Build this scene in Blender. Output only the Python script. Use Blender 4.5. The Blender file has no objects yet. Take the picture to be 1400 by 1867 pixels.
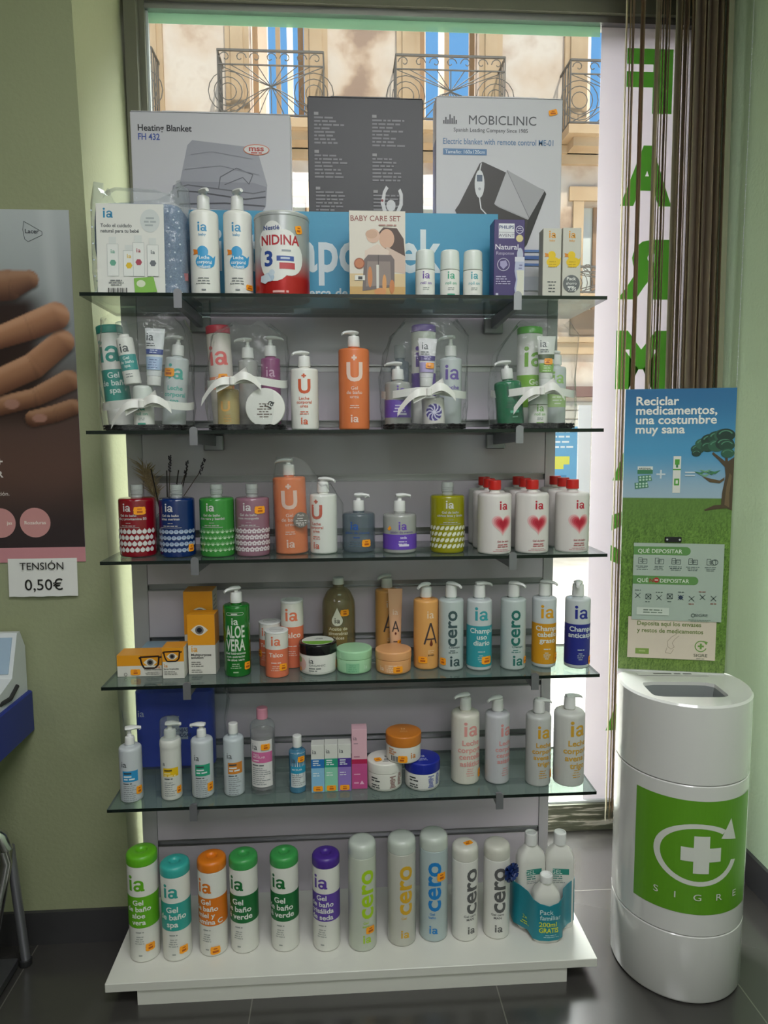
import bpy, bmesh, math, random
from mathutils import Vector, Matrix, Euler
random.seed(7)
PI = math.pi
scene = bpy.context.scene
LINK = scene.collection.objects.link

# ------------------------------------------------------------------ camera
cam = bpy.data.cameras.new('camera')
cam.sensor_fit = 'VERTICAL'
cam.sensor_height = 36.0
cam.lens = 36.0 * 1282.8 / 1867.0
cam.clip_start = 0.05
camera = bpy.data.objects.new('camera', cam)
LINK(camera)
YAW, PITCH, ROLL = -0.0631, -0.1023, 0.0055
rot = Matrix.Rotation(YAW, 3, 'Z') @ Matrix.Rotation(PITCH, 3, 'X') @ Matrix.Rotation(ROLL, 3, 'Y') @ Matrix.Rotation(PI / 2, 3, 'X')
camera.matrix_world = Matrix.Translation((-0.034, -1.645, 1.350)) @ rot.to_4x4()
scene.camera = camera

# ------------------------------------------------------------------ sky, sun, lamps, exposure
world = bpy.data.worlds.new('sky')
scene.world = world
world.use_nodes = True
wn = world.node_tree
bg = wn.nodes['Background']
tc = wn.nodes.new('ShaderNodeTexCoord')
sep = wn.nodes.new('ShaderNodeSeparateXYZ')
wn.links.new(tc.outputs['Generated'], sep.inputs[0])
ramp = wn.nodes.new('ShaderNodeValToRGB')
el = ramp.color_ramp.elements
el[0].position = 0.0; el[0].color = (0.45, 0.6, 0.85, 1)
el[1].position = 1.0; el[1].color = (1.0, 1.0, 1.0, 1)
e = el.new(0.35); e.color = (0.19, 0.47, 0.93, 1)      # clear blue behind the facade
e = el.new(0.53); e.color = (0.2, 0.48, 0.93, 1)
e = el.new(0.64); e.color = (1.0, 1.0, 1.0, 1)         # unseen white cloud, added to strengthen the light through the window
wn.links.new(sep.outputs['Z'], ramp.inputs[0])
wn.links.new(ramp.outputs[0], bg.inputs[0])
mr = wn.nodes.new('ShaderNodeMapRange')
mr.inputs[1].default_value = 0.60; mr.inputs[2].default_value = 0.70
mr.inputs[3].default_value = 0.0; mr.inputs[4].default_value = 1.0
wn.links.new(sep.outputs['Z'], mr.inputs[0])
my = wn.nodes.new('ShaderNodeMapRange')                # added cloud's glow kept to the far side, so it misses the facade
my.inputs[1].default_value = 0.08; my.inputs[2].default_value = 0.30
wn.links.new(sep.outputs['Y'], my.inputs[0])
mul = wn.nodes.new('ShaderNodeMath'); mul.operation = 'MULTIPLY'
wn.links.new(mr.outputs[0], mul.inputs[0]); wn.links.new(my.outputs[0], mul.inputs[1])
mad = wn.nodes.new('ShaderNodeMath'); mad.operation = 'MULTIPLY_ADD'
mad.inputs[1].default_value = 42.0; mad.inputs[2].default_value = 1.0
wn.links.new(mul.outputs[0], mad.inputs[0]); wn.links.new(mad.outputs[0], bg.inputs[1])

sun = bpy.data.lights.new('sun', 'SUN'); sun.energy = 3.7; sun.angle = 0.01; sun.color = (1.0, 0.94, 0.84)
suno = bpy.data.objects.new('sun', sun); LINK(suno)
suno.rotation_euler = (math.radians(40), 0, math.radians(22))

def ceiling_lamp(x, y, sx, sy, power, col=(0.97, 0.97, 1.0), z=2.84):
    l = bpy.data.lights.new('ceiling_lamp', 'AREA')
    l.shape = 'RECTANGLE'; l.size = sx; l.size_y = sy; l.energy = power; l.color = col
    o = bpy.data.objects.new('ceiling_lamp', l); LINK(o); o.location = (x, y, z)
ceiling_lamp(0.25, -1.45, 1.2, 0.6, 33)
ceiling_lamp(0.3, -3.4, 1.2, 0.6, 33)
ceiling_lamp(-1.9, -2.6, 0.6, 1.2, 8)

vs = scene.view_settings
vs.view_transform = 'Standard'; vs.look = 'None'; vs.gamma = 1.0; vs.use_curve_mapping = False
vs.exposure = 0.0
cy = scene.cycles
cy.max_bounces = 10; cy.diffuse_bounces = 4; cy.glossy_bounces = 4; cy.transmission_bounces = 6
cy.transparent_max_bounces = 24
cy.caustics_reflective = False; cy.caustics_refractive = False
cy.sample_clamp_indirect = 5.0

# ------------------------------------------------------------------ materials
def lin(h):
    h = h.lstrip('#')
    c = [int(h[i:i + 2], 16) / 255 for i in (0, 2, 4)]
    return tuple(v / 12.92 if v <= 0.04045 else ((v + 0.055) / 1.055) ** 2.4 for v in c) + (1.0,)

MATS = {}
def new_mat(name):
    m = bpy.data.materials.new(name); m.use_nodes = True
    MATS[name] = m
    return m, m.node_tree, m.node_tree.nodes['Principled BSDF']

def solid(name, hexc, rough=0.4, metal=0.0, bump=0.0, bscale=200.0, coat=0.0, trans=0.0):
    m, nt, b = new_mat(name)
    b.inputs['Base Color'].default_value = lin(hexc)
    b.inputs['Roughness'].default_value = rough
    b.inputs['Metallic'].default_value = metal
    b.inputs['Coat Weight'].default_value = coat
    b.inputs['Transmission Weight'].default_value = trans
    if bump:
        n = nt.nodes.new('ShaderNodeTexNoise'); n.inputs['Scale'].default_value = bscale; n.inputs['Detail'].default_value = 4
        t = nt.nodes.new('ShaderNodeTexCoord'); nt.links.new(t.outputs['Object'], n.inputs['Vector'])
        bp = nt.nodes.new('ShaderNodeBump'); bp.inputs['Strength'].default_value = bump; bp.inputs['Distance'].default_value = 0.01
        nt.links.new(n.outputs['Fac'], bp.inputs['Height']); nt.links.new(bp.outputs['Normal'], b.inputs['Normal'])
    return m

def see_through(name, hexc, alpha, rough=0.12, tint=None, fres=True, bump=0.0, bscale=60.0, ior=1.45, gloss=1.0):
    """A clear or tinted film, glass or liquid: part lets light through, part is body colour, with a gloss on top."""
    m, nt, b = new_mat(name)
    b.inputs['Base Color'].default_value = lin(hexc); b.inputs['Roughness'].default_value = rough
    tr = nt.nodes.new('ShaderNodeBsdfTransparent'); tr.inputs[0].default_value = lin(tint or hexc)
    mx = nt.nodes.new('ShaderNodeMixShader'); mx.inputs[0].default_value = alpha
    nt.links.new(tr.outputs[0], mx.inputs[1]); nt.links.new(b.outputs[0], mx.inputs[2])
    last = mx
    if bump:
        n = nt.nodes.new('ShaderNodeTexNoise'); n.inputs['Scale'].default_value = bscale
        t = nt.nodes.new('ShaderNodeTexCoord'); nt.links.new(t.outputs['Object'], n.inputs['Vector'])
        bp = nt.nodes.new('ShaderNodeBump'); bp.inputs['Strength'].default_value = bump; bp.inputs['Distance'].default_value = 0.02
        nt.links.new(n.outputs['Fac'], bp.inputs['Height'])
    if fres:
        gl = nt.nodes.new('ShaderNodeBsdfGlossy'); gl.inputs['Roughness'].default_value = rough
        fr = nt.nodes.new('ShaderNodeLayerWeight'); fr.inputs['Blend'].default_value = 0.5
        pw = nt.nodes.new('ShaderNodeMath'); pw.operation = 'POWER'; pw.inputs[1].default_value = 5.0
        nt.links.new(fr.outputs['Facing'], pw.inputs[0])
        gm = nt.nodes.new('ShaderNodeMath'); gm.operation = 'MULTIPLY_ADD'; f0 = ((ior - 1) / (ior + 1)) ** 2
        gm.inputs[1].default_value = (1 - f0) * gloss; gm.inputs[2].default_value = f0 * gloss
        nt.links.new(pw.outputs[0], gm.inputs[0])
        m2 = nt.nodes.new('ShaderNodeMixShader')
        nt.links.new(gm.outputs[0], m2.inputs[0]); nt.links.new(mx.outputs[0], m2.inputs[1]); nt.links.new(gl.outputs[0], m2.inputs[2])
        if bump:
            nt.links.new(bp.outputs[0], gl.inputs['Normal']); nt.links.new(bp.outputs[0], fr.inputs['Normal']); nt.links.new(bp.outputs[0], b.inputs['Normal'])
        last = m2
    nt.links.new(last.outputs[0], nt.nodes['Material Output'].inputs[0])
    return m

def M(key):
    """A named material, or '#rrggbb' / '#rrggbb/roughness' for a plain printed or moulded colour."""
    if key in MATS: return MATS[key]
    h, _, r = key.partition('/')
    return solid(key, h, float(r) if r else 0.42)

solid('white_plastic', '#e4e4e2', 0.3)
solid('soft_white', '#e8e7e1', 0.35)
solid('grey_white', '#c4cacb', 0.3)
solid('paper', '#e2e1dc', 0.7)
solid('chrome', '#c9c9c9', 0.16, 1.0)
solid('dark_chrome', '#96969c', 0.38, 0.75)
solid('aluminium', '#9a9a9c', 0.35, 1.0)
solid('sticker', '#ffa41c', 0.6)
solid('sticker_ink', '#b85a10', 0.6)
solid('wall_paint', '#969b79', 0.75, bump=0.10, bscale=90)
solid('ceiling_paint', '#d9dad2', 0.8)
solid('green_wall_paint', '#bfd4b4', 0.7, bump=0.2, bscale=90)
solid('panel_board', '#d6ccd8', 0.42)
solid('panel_post', '#b9b5bb', 0.4)
solid('white_board', '#dcdbd3', 0.38)
solid('bronze_frame', '#6a6a5c', 0.45, 0.1)
solid('bin_white', '#dad9d6', 0.16, coat=0.6)
solid('rattan', '#1d1a1a', 0.5, bump=1.0, bscale=300)
solid('blue_shelf_paint', '#1c2f8a', 0.4)
solid('blind_fabric', '#d2c6b2', 0.8, bump=0.3, bscale=600)
solid('blind_light', '#e4dfcb', 0.8)
solid('glass_edge', '#0e1a16', 0.15)
solid('skirting_tile', '#3b3a3c', 0.3)
see_through('shelf_glass', '#8fa19c', 0.34, 0.06, tint='#dbe8e2')
see_through('window_glass', '#ffffff', 0.0, 0.0, tint='#f8fbf9')
see_through('clear_plastic', '#e8ecec', 0.10, 0.08, tint='#f2f5f5')
see_through('clear_cap', '#d2d7d5', 0.52, 0.12, tint='#e4e8e6')
see_through('frosted', '#d6ddd4', 0.8, 0.35, tint='#e8eee6')
see_through('cellophane', '#f4f6f6', 0.05, 0.10, tint='#fbfcfc', bump=0.6, bscale=30, ior=1.3, gloss=0.6)
see_through('bag_film', '#e6ecec', 0.16, 0.15, tint='#f6f8f8', bump=0.6, bscale=25, ior=1.3, gloss=0.6)
see_through('red_gel', '#8e0a20', 0.82, 0.1, tint='#c01030')
see_through('blue_gel', '#0c2c6c', 0.82, 0.1, tint='#2040a0')
see_through('green_gel', '#3f9a40', 0.78, 0.1, tint='#50c050')
see_through('pink_gel', '#a8798c', 0.7, 0.1, tint='#d0a0b4')
see_through('lime_gel', '#a3a010', 0.75, 0.1, tint='#d8d030')
see_through('aloe_gel', '#1f7a2a', 0.82, 0.1, tint='#40b040')
see_through('oil_gel', '#a89c7c', 0.36, 0.1, tint='#d8cca4')
see_through('yellow_oil', '#e2d090', 0.5, 0.1, tint='#f0dc98')
see_through('smoke_blue', '#808b93', 0.40, 0.1, tint='#c8d4dc')
see_through('micellar_water', '#cfc8cc', 0.3, 0.06, tint='#eeeaec')
see_through('tonic_water', '#5f9fc0', 0.55, 0.08, tint='#9fd0e8')
see_through('green_soap', '#0f7a50', 0.8, 0.1, tint='#30a070')
see_through('milky_soap', '#b9bab6', 0.75, 0.12, tint='#dcdcdc')
see_through('clear_film', '#e6ecec', 0.05, 0.12, tint='#f8fafa', bump=0.6, bscale=25, ior=1.3, gloss=0.5)
see_through('window_film', '#dcd8dc', 0.92, 0.5, tint='#ffffff', fres=False)
see_through('film_green', '#5aa636', 0.94, 0.5, tint='#70c040', fres=False)
see_through('film_mint', '#cfe8d8', 0.55, 0.5, tint='#c8e6d4', fres=False)

def translucent(name, hexc, amount):
    m = MATS[name]; nt = m.node_tree
    b = nt.nodes['Principled BSDF']
    t = nt.nodes.new('ShaderNodeBsdfTranslucent'); t.inputs[0].default_value = lin(hexc)
    mx = nt.nodes.new('ShaderNodeMixShader'); mx.inputs[0].default_value = amount
    out = b.outputs[0].links[0].to_socket
    nt.links.new(b.outputs[0], mx.inputs[1]); nt.links.new(t.outputs[0], mx.inputs[2]); nt.links.new(mx.outputs[0], out)
translucent('window_film', '#dcd6dc', 0.34)
translucent('film_green', '#62b040', 0.45)
translucent('film_mint', '#c4e6d0', 0.6)
translucent('blind_fabric', '#d8c8b0', 0.5)
translucent('blind_light', '#d8d2ba', 0.45)

def noise_mat(name, cols, scale, rough=0.7, detail=6, bump=0.2, coord='Object', stretch=(1, 1, 1)):
    m, nt, b = new_mat(name)
    t = nt.nodes.new('ShaderNodeTexCoord'); mp = nt.nodes.new('ShaderNodeMapping'); mp.inputs['Scale'].default_value = stretch
    n = nt.nodes.new('ShaderNodeTexNoise'); n.inputs['Scale'].default_value = scale; n.inputs['Detail'].default_value = detail
    r = nt.nodes.new('ShaderNodeValToRGB')
    el = r.color_ramp.elements
    el[0].position, el[0].color = cols[0][0], lin(cols[0][1])
    el[1].position, el[1].color = cols[-1][0], lin(cols[-1][1])
    for p, c in cols[1:-1]:
        x = el.new(p); x.color = lin(c)
    nt.links.new(t.outputs[coord], mp.inputs[0]); nt.links.new(mp.outputs[0], n.inputs['Vector'])
    nt.links.new(n.outputs['Fac'], r.inputs[0]); nt.links.new(r.outputs[0], b.inputs['Base Color'])
    b.inputs['Roughness'].default_value = rough
    if bump:
        bp = nt.nodes.new('ShaderNodeBump'); bp.inputs['Strength'].default_value = bump; bp.inputs['Distance'].default_value = 0.02
        nt.links.new(n.outputs['Fac'], bp.inputs['Height']); nt.links.new(bp.outputs[0], b.inputs['Normal'])
    return m
noise_mat('plaster', [(0.36, '#957b6a'), (0.40, '#b0957f'), (0.45, '#c4ae9b'), (0.56, '#cfc0b2'), (0.66, '#b09684')], 1.1, 0.9, 8)
noise_mat('stone_trim', [(0.3, '#a98c6c'), (0.7, '#bda283')], 2.0, 0.85, 6)
noise_mat('street_stone', [(0.3, '#b9b4ac'), (0.7, '#d9d5cc')], 3.0, 0.8, 8)
noise_mat('baby_cloth', [(0.45, '#5b7396'), (0.6, '#6f87aa')], 300, 0.9)
noise_mat('old_metal', [(0.4, '#5a5c4c'), (0.55, '#6c6e5c'), (0.62, '#c9c4b6')], 30, 0.5, 6, stretch=(0.3, 1, 3))
noise_mat('pampas', [(0.3, '#8c7a5c'), (0.7, '#b39c78')], 200, 0.9)

def floor_material():
    m, nt, b = new_mat('floor_tile')
    t = nt.nodes.new('ShaderNodeTexCoord')
    mp = nt.nodes.new('ShaderNodeMapping'); mp.inputs['Location'].default_value = (0.26, 0.30, 0)
    br = nt.nodes.new('ShaderNodeTexBrick'); br.offset = 0.0
    br.inputs['Color1'].default_value = lin('#3d3b39'); br.inputs['Color2'].default_value = lin('#413f3c')
    br.inputs['Mortar'].default_value = lin('#65625c')
    br.inputs['Scale'].default_value = 1.0; br.inputs['Mortar Size'].default_value = 0.0016
    br.inputs['Brick Width'].default_value = 0.60; br.inputs['Row Height'].default_value = 0.60
    n = nt.nodes.new('ShaderNodeTexNoise'); n.inputs['Scale'].default_value = 9; n.inputs['Detail'].default_value = 6
    mr = nt.nodes.new('ShaderNodeMapRange'); mr.inputs[3].default_value = 0.17; mr.inputs[4].default_value = 0.24
    nt.links.new(t.outputs['Object'], mp.inputs[0]); nt.links.new(mp.outputs[0], br.inputs[0])
    nt.links.new(t.outputs['Object'], n.inputs[0]); nt.links.new(n.outputs[0], mr.inputs[0])
    nt.links.new(br.outputs[0], b.inputs['Base Color']); nt.links.new(mr.outputs[0], b.inputs['Roughness'])
    b.inputs['Specular IOR Level'].default_value = 1.0
floor_material()

def vertex_print(name, rough=0.35, grain=0.0):
    m, nt, b = new_mat(name)
    a = nt.nodes.new('ShaderNodeVertexColor'); a.layer_name = 'print'
    nt.links.new(a.outputs[0], b.inputs['Base Color'])
    b.inputs['Roughness'].default_value = rough
vertex_print('printed_photo', 0.3)

# ------------------------------------------------------------------ mesh building
def fillet(pts, rad, n=4):
    """Round the corners of an open profile; rad is one radius or one per point."""
    out = [pts[0]]
    for i in range(1, len(pts) - 1):
        r = rad[i] if isinstance(rad, (list, tuple)) else rad
        p0, p1, p2 = Vector(pts[i - 1]), Vector(pts[i]), Vector(pts[i + 1])
        a, b = p0 - p1, p2 - p1
        la, lb = a.length, b.length
        if r <= 0 or la < 1e-6 or lb < 1e-6:
            out.append(tuple(p1)); continue
        d = min(r, la * 0.48, lb * 0.48)
        A, B = p1 + a / la * d, p1 + b / lb * d
        for k in range(n + 1):
            t = k / n
            q = A * (1 - t) ** 2 + p1 * 2 * t * (1 - t) + B * t * t
            out.append((q.x, q.y))
    out.append(pts[-1])
    return out

class MB:
    def __init__(s): s.v, s.f, s.m, s.slots = [], [], [], []
    def slot(s, key):
        if key not in s.slots: s.slots.append(key)
        return s.slots.index(key)
    def add(s, vs, fs, key, fn=None):
        b = len(s.v); k = s.slot(key)
        s.v += [tuple(fn(*p)) if fn else tuple(p) for p in vs]
        s.f += [tuple(b + i for i in f) for f in fs]; s.m += [k] * len(fs)
        return s
    def lathe(s, prof, key, n=28, sx=1.0, sy=1.0, at=(0, 0, 0), bands=None, fn=None):
        """prof: (r, z); bands: [(zmin, zmax, key)] recolours rings between two heights."""
        vs, fs = [], []
        for r, z in prof:
            for i in range(n):
                a = 2 * PI * i / n
                vs.append((at[0] + r * sx * math.cos(a), at[1] + r * sy * math.sin(a), at[2] + z))
        rows = []
        for j in range(len(prof) - 1):
            for i in range(n):
                i2 = (i + 1) % n
                fs.append((j * n + i, j * n + i2, (j + 1) * n + i2, (j + 1) * n + i)); rows.append(j)
        b = len(s.v)
        s.add(vs, fs, key, fn)
        if bands:
            for q, j in enumerate(rows):
                zm = (prof[j][1] + prof[j + 1][1]) / 2
                for z0, z1, k in bands:
                    if z0 <= zm <= z1: s.m[len(s.m) - len(rows) + q] = s.slot(k)
        return s
    def box(s, x0, x1, y0, y1, z0, z1, key):
        vs = [(x, y, z) for z in (z0, z1) for y in (y0, y1) for x in (x0, x1)]
        return s.add(vs, [(0, 2, 3, 1), (4, 5, 7, 6), (0, 1, 5, 4), (2, 6, 7, 3), (0, 4, 6, 2), (1, 3, 7, 5)], key)
    def rbox(s, x0, x1, y0, y1, z0, z1, key, r=0.004, n=3):
        """Box with rounded vertical edges and softened rims."""
        r = min(r, (x1 - x0) / 2.01, (y1 - y0) / 2.01)
        ring = []
        for cx, cy_, a0 in ((x1 - r, y1 - r, 0), (x0 + r, y1 - r, 90), (x0 + r, y0 + r, 180), (x1 - r, y0 + r, 270)):
            for k in range(n + 1):
                a = math.radians(a0 + 90 * k / n); ring.append((cx + r * math.cos(a), cy_ + r * math.sin(a)))
        e = min(r * 0.5, (z1 - z0) * 0.3)
        mx, my = (x0 + x1) / 2, (y0 + y1) / 2
        def sc(d): return [(mx + (x - mx) * (1 - 2 * d / max(x1 - x0, 1e-6)), my + (y - my) * (1 - 2 * d / max(y1 - y0, 1e-6))) for x, y in ring]
        return s.loft([[(x, y, z0) for x, y in sc(e)], [(x, y, z0 + e) for x, y in ring], [(x, y, z1 - e) for x, y in ring], [(x, y, z1) for x, y in sc(e)]], key)
    def loft(s, rings, key, cap=True, closed=True):
        n = len(rings[0]); vs = [p for r in rings for p in r]; fs = []
        for j in range(len(rings) - 1):
            for i in range(n if closed else n - 1):
                i2 = (i + 1) % n
                fs.append((j * n + i, j * n + i2, (j + 1) * n + i2, (j + 1) * n + i))
        if cap and closed:
            fs.append(tuple(reversed(range(n)))); fs.append(tuple(range((len(rings) - 1) * n, len(rings) * n)))
        return s.add(vs, fs, key)
    def tube(s, pts, r, key, n=8):
        pts = [Vector(p) for p in pts]; rings = []
        up = Vector((0.13, 0.21, 0.97))
        for i, p in enumerate(pts):
            d = (pts[min(i + 1, len(pts) - 1)] - pts[max(i - 1, 0)]).normalized()
            a = d.cross(up)
            if a.length < 1e-3: a = d.cross(Vector((1, 0, 0)))
            a.normalize(); b = d.cross(a)
            rr = r[i] if isinstance(r, (list, tuple)) else r
            rings.append([tuple(p + (a * math.cos(2 * PI * k / n) + b * math.sin(2 * PI * k / n)) * rr) for k in range(n)])
        return s.loft(rings, key)
    def ribbon(s, pts, wdir, w, key):
        w_ = Vector(wdir).normalized() * w / 2
        a = [tuple(Vector(p) - w_) for p in pts]; b = [tuple(Vector(p) + w_) for p in pts]
        n = len(pts)
        return s.add(a + b, [(i, i + 1, n + i + 1, n + i) for i in range(n - 1)], key)
    def build(s, name, parent=None, loc=None, sharp=38, smooth=True, flip=True):
        me = bpy.data.meshes.new(name)
        me.from_pydata(s.v, [], s.f)
        for k in s.slots: me.materials.append(M(k))
        me.polygons.foreach_set('material_index', s.m)
        if flip:
            bm = bmesh.new(); bm.from_mesh(me)
            bmesh.ops.recalc_face_normals(bm, faces=bm.faces); bm.to_mesh(me); bm.free()
        if smooth:
            me.polygons.foreach_set('use_smooth', [True] * len(me.polygons))
            me.set_sharp_from_angle(angle=math.radians(sharp))
        me.update()
        o = bpy.data.objects.new(name, me); LINK(o)
        if parent: o.parent = parent
        if loc: o.location = loc
        return o

def tag(o, label, cat, group=None, kind=None):
    o['label'] = label; o['category'] = cat
    if group: o['group'] = group
    if kind: o['kind'] = kind
    return o
def thing(name, label, cat, loc=(0, 0, 0), rz=0.0, group=None, lean=(0, 0)):
    o = bpy.data.objects.new(name, None); LINK(o)
    o.empty_display_size = 0.02
    o.location = loc; o.rotation_euler = (math.radians(lean[0]), math.radians(lean[1]), math.radians(rz))
    return tag(o, label, cat, group)
def struct(name, mb, parent=None, **k):
    o = mb.build(name, parent, **k)
    if not parent: o['kind'] = 'structure'
    return o
def dup(root, loc, label=None, rz=None):
    r = root.copy(); LINK(r); r.location = loc
    if rz is not None: r.rotation_euler = (0, 0, math.radians(rz))
    if label: r['label'] = label
    for ch in list(root.children):
        c = ch.copy(); LINK(c); c.parent = r
        for g in list(ch.children):
            d = g.copy(); LINK(d); d.parent = c
    return r

# ------------------------------------------------------------------ printed decoration: flat 2-D shapes laid on a surface
TXT = {}
def text2d(s, bold):
    if (s, bold) in TXT: return TXT[(s, bold)]
    c = bpy.data.curves.new('glyphs', 'FONT'); c.body = s; c.size = 1.0; c.offset = bold; c.resolution_u = 3; c.fill_mode = 'FRONT'
    o = bpy.data.objects.new('glyphs', c)
    me = bpy.data.meshes.new_from_object(o)
    vs = [(v.co.x, v.co.y) for v in me.vertices]; fs = [tuple(p.vertices) for p in me.polygons]
    bpy.data.objects.remove(o); bpy.data.curves.remove(c); bpy.data.meshes.remove(me)
    TXT[(s, bold)] = (vs, fs)
    return vs, fs
CAP = 0.72
def cut(vs, fs, step):
    """Slice a flat mesh into narrow strips along u so that it can bend round a bottle."""
    if not vs: return vs, fs
    bm = bmesh.new()
    bv = [bm.verts.new((u, v, 0)) for u, v in vs]
    for f in fs:
        try: bm.faces.new([bv[i] for i in f])
        except ValueError: pass
    bmesh.ops.triangulate(bm, faces=[f for f in bm.faces if len(f.verts) > 4])
    u0 = min(u for u, _ in vs); u1 = max(u for u, _ in vs)
    k = math.floor(u0 / step) + 1
    while k * step < u1:
        bmesh.ops.bisect_plane(bm, geom=bm.verts[:] + bm.edges[:] + bm.faces[:], plane_co=(k * step, 0, 0), plane_no=(1, 0, 0), dist=1e-7)
        k += 1
    bm.verts.index_update()
    V = [(v.co.x, v.co.y) for v in bm.verts]; F = [tuple(v.index for v in f.verts) for f in bm.faces]
    bm.free()
    return V, F

IA = None
def ia_logo():
    """The two bold letters i and a, drawn from bars, a dot and ring arcs; unit x-height."""
    global IA
    if IA: return IA
    V, F = [], []
    def put(vs, fs):
        b = len(V); V.extend(vs); F.extend(tuple(b + i for i in f) for f in fs)
    def bar(x0, x1, y0, y1): put([(x0, y0), (x1, y0), (x1, y1), (x0, y1)], [(0, 1, 2, 3)])
    def arc(cx, cy, r0, r1, ky, a0, a1, n=16, kx=1.0):
        A = [math.radians(a0 + (a1 - a0) * i / n) for i in range(n + 1)]
        put([(cx + r0 * kx * math.cos(a), cy + r0 * ky * math.sin(a)) for a in A] + [(cx + r1 * kx * math.cos(a), cy + r1 * ky * math.sin(a)) for a in A], [(i, i + 1, n + 2 + i, n + 1 + i) for i in range(n)])
    bar(-.62, -.37, 0, 1.0)
    put([(-.495 + .155 * math.cos(2 * PI * i / 16), 1.27 + .155 * math.sin(2 * PI * i / 16)) for i in range(16)], [tuple(range(16))])
    arc(.20, .655, .20, .42, .86, 5, 168, kx=.98)
    bar(.385, .61, .0, .69)
    arc(.13, .295, .125, .325, .94, 0, 360, 24, kx=1.02)
    bar(.15, .42, .42, .585)
    bar(.58, .68, 0, .16)
    IA = (V, F)
    return IA
def t_(s, size, u, v, key, bold=0.022, al='c', rot=0, wx=1.08, mirror=False, fit=None):
    if s == 'ia' and bold >= 0.015:
        vs, fs = ia_logo(); vs = [(x * CAP / 1.425, y * CAP / 1.425) for x, y in vs]
    else: vs, fs = text2d(s, min(bold, 0.022) if len(s) > 3 else min(bold, 0.03))
    if not vs: return ([], [], key)
    x0 = min(p[0] for p in vs); x1 = max(p[0] for p in vs); k = size / CAP
    if fit: wx = fit / ((x1 - x0) * k)
    ox = {'c': (x0 + x1) / 2, 'l': x0, 'r': x1}[al]
    oy = 0.26 if rot == 90 else 0.0
    out = []
    for x, y in vs:
        a, b = (x - ox) * k * wx, (y - oy) * k
        if mirror: a = -a
        if rot:
            c_, s_ = math.cos(math.radians(rot)), math.sin(math.radians(rot)); a, b = a * c_ - b * s_, a * s_ + b * c_
        out.append((u + a, v + b))
    return (out, fs, key)
def r_(u0, u1, v0, v1, key): return ([(u0, v0), (u1, v0), (u1, v1), (u0, v1)], [(0, 1, 2, 3)], key)
def p_(pts, key): return (list(pts), [tuple(range(len(pts)))], key)
def c_(u, v, ru, key, rv=None, n=22, a0=0):
    rv = rv or ru
    return p_([(u + ru * math.cos(2 * PI * i / n + a0), v + rv * math.sin(2 * PI * i / n + a0)) for i in range(n)], key)
def ring_(u, v, r0, r1, key, a0=0, a1=360, n=36, ky=1.0):
    A = [math.radians(a0 + (a1 - a0) * i / n) for i in range(n + 1)]
    vs = [(u + r0 * math.cos(a), v + r0 * ky * math.sin(a)) for a in A] + [(u + r1 * math.cos(a), v + r1 * ky * math.sin(a)) for a in A]
    return (vs, [(i, i + 1, n + 2 + i, n + 1 + i) for i in range(n)], key)
def line_(pts, w, key):
    vs, fs = [], []
    for (x0, y0), (x1, y1) in zip(pts, pts[1:]):
        d = Vector((x1 - x0, y1 - y0)); d = d.normalized() if d.length else Vector((1, 0)); nx, ny = -d.y * w / 2, d.x * w / 2
        b = len(vs); vs += [(x0 + nx, y0 + ny), (x0 - nx, y0 - ny), (x1 - nx, y1 - ny), (x1 + nx, y1 + ny)]; fs.append((b, b + 1, b + 2, b + 3))
    return (vs, fs, key)
def merge(items):
    """Shapes of one colour that do not overlap, laid down as a single layer."""
    out = {}
    for vs, fs, key in items:
        V, F = out.setdefault(key, ([], [])); b = len(V); V += vs; F += [tuple(b + i for i in f) for f in fs]
    return [(V, F, k) for k, (V, F) in out.items()]
def small_print(u0, u1, v1, rows, pitch, h, key, al='c', seed=1):
    """Lines of print too small to read, as the short strokes of its words."""
    rnd = random.Random(seed); vs, fs = [], []
    for j in range(rows):
        L = (u1 - u0) * rnd.uniform(0.55, 1.0)
        x = (u0 + u1) / 2 - L / 2 if al == 'c' else u0
        end = x + L; y = v1 - j * pitch
        while x < end - h:
            w = min(rnd.uniform(1.5, 6) * h, end - x); b = len(vs)
            vs += [(x, y - h), (x + w, y - h), (x + w, y), (x, y)]; fs.append((b, b + 1, b + 2, b + 3)); x += w + h * 0.8
    return (vs, fs, key)
def heart_(u, v, w, key):
    pts = []
    for i in range(36):
        t = 2 * PI * i / 36
        pts.append((u + w / 34 * 16 * math.sin(t) ** 3, v + w / 34 * (13 * math.cos(t) - 5 * math.cos(2 * t) - 2 * math.cos(3 * t) - math.cos(4 * t))))
    return p_(pts, key)
def duck_(u, v, w, key, beak):
    s = w / 2
    return [c_(u + s * 0.12, v, s * 0.88, key, s * 0.62), c_(u - s * 0.1, v + s * 0.85, s * 0.5, key),
            p_([(u + s * 0.6, v + s * 0.1), (u + s * 1.08, v + s * 0.62), (u + s * 0.98, v - s * 0.1)], key),
            p_([(u - s * 0.55, v + s * 1.0), (u - s * 1.0, v + s * 1.12), (u - s * 0.92, v + s * 0.78), (u - s * 1.02, v + s * 0.62), (u - s * 0.5, v + s * 0.66)], beak)]
def cyl_map(prof, sx=1.0, sy=1.0, th0=0.0):
    zs = [p[1] for p in prof]; rmax = max(p[0] for p in prof)
    def rad(z):
        best = None
        for (r0, z0), (r1, z1) in zip(prof, prof[1:]):
            lo, hi = min(z0, z1), max(z0, z1)
            if lo - 1e-9 <= z <= hi + 1e-9:
                r = r0 if abs(z1 - z0) < 1e-9 else r0 + (r1 - r0) * (z - z0) / (z1 - z0)
                best = r if best is None else max(best, r)
        return best if best is not None else rmax
    def at(off):
        def fn(u, v):
            r = rad(v); th = u / rmax + th0
            return ((r * sx + off) * math.sin(th), -(r * sy + off) * math.cos(th), v)
        return fn
    return at
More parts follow.
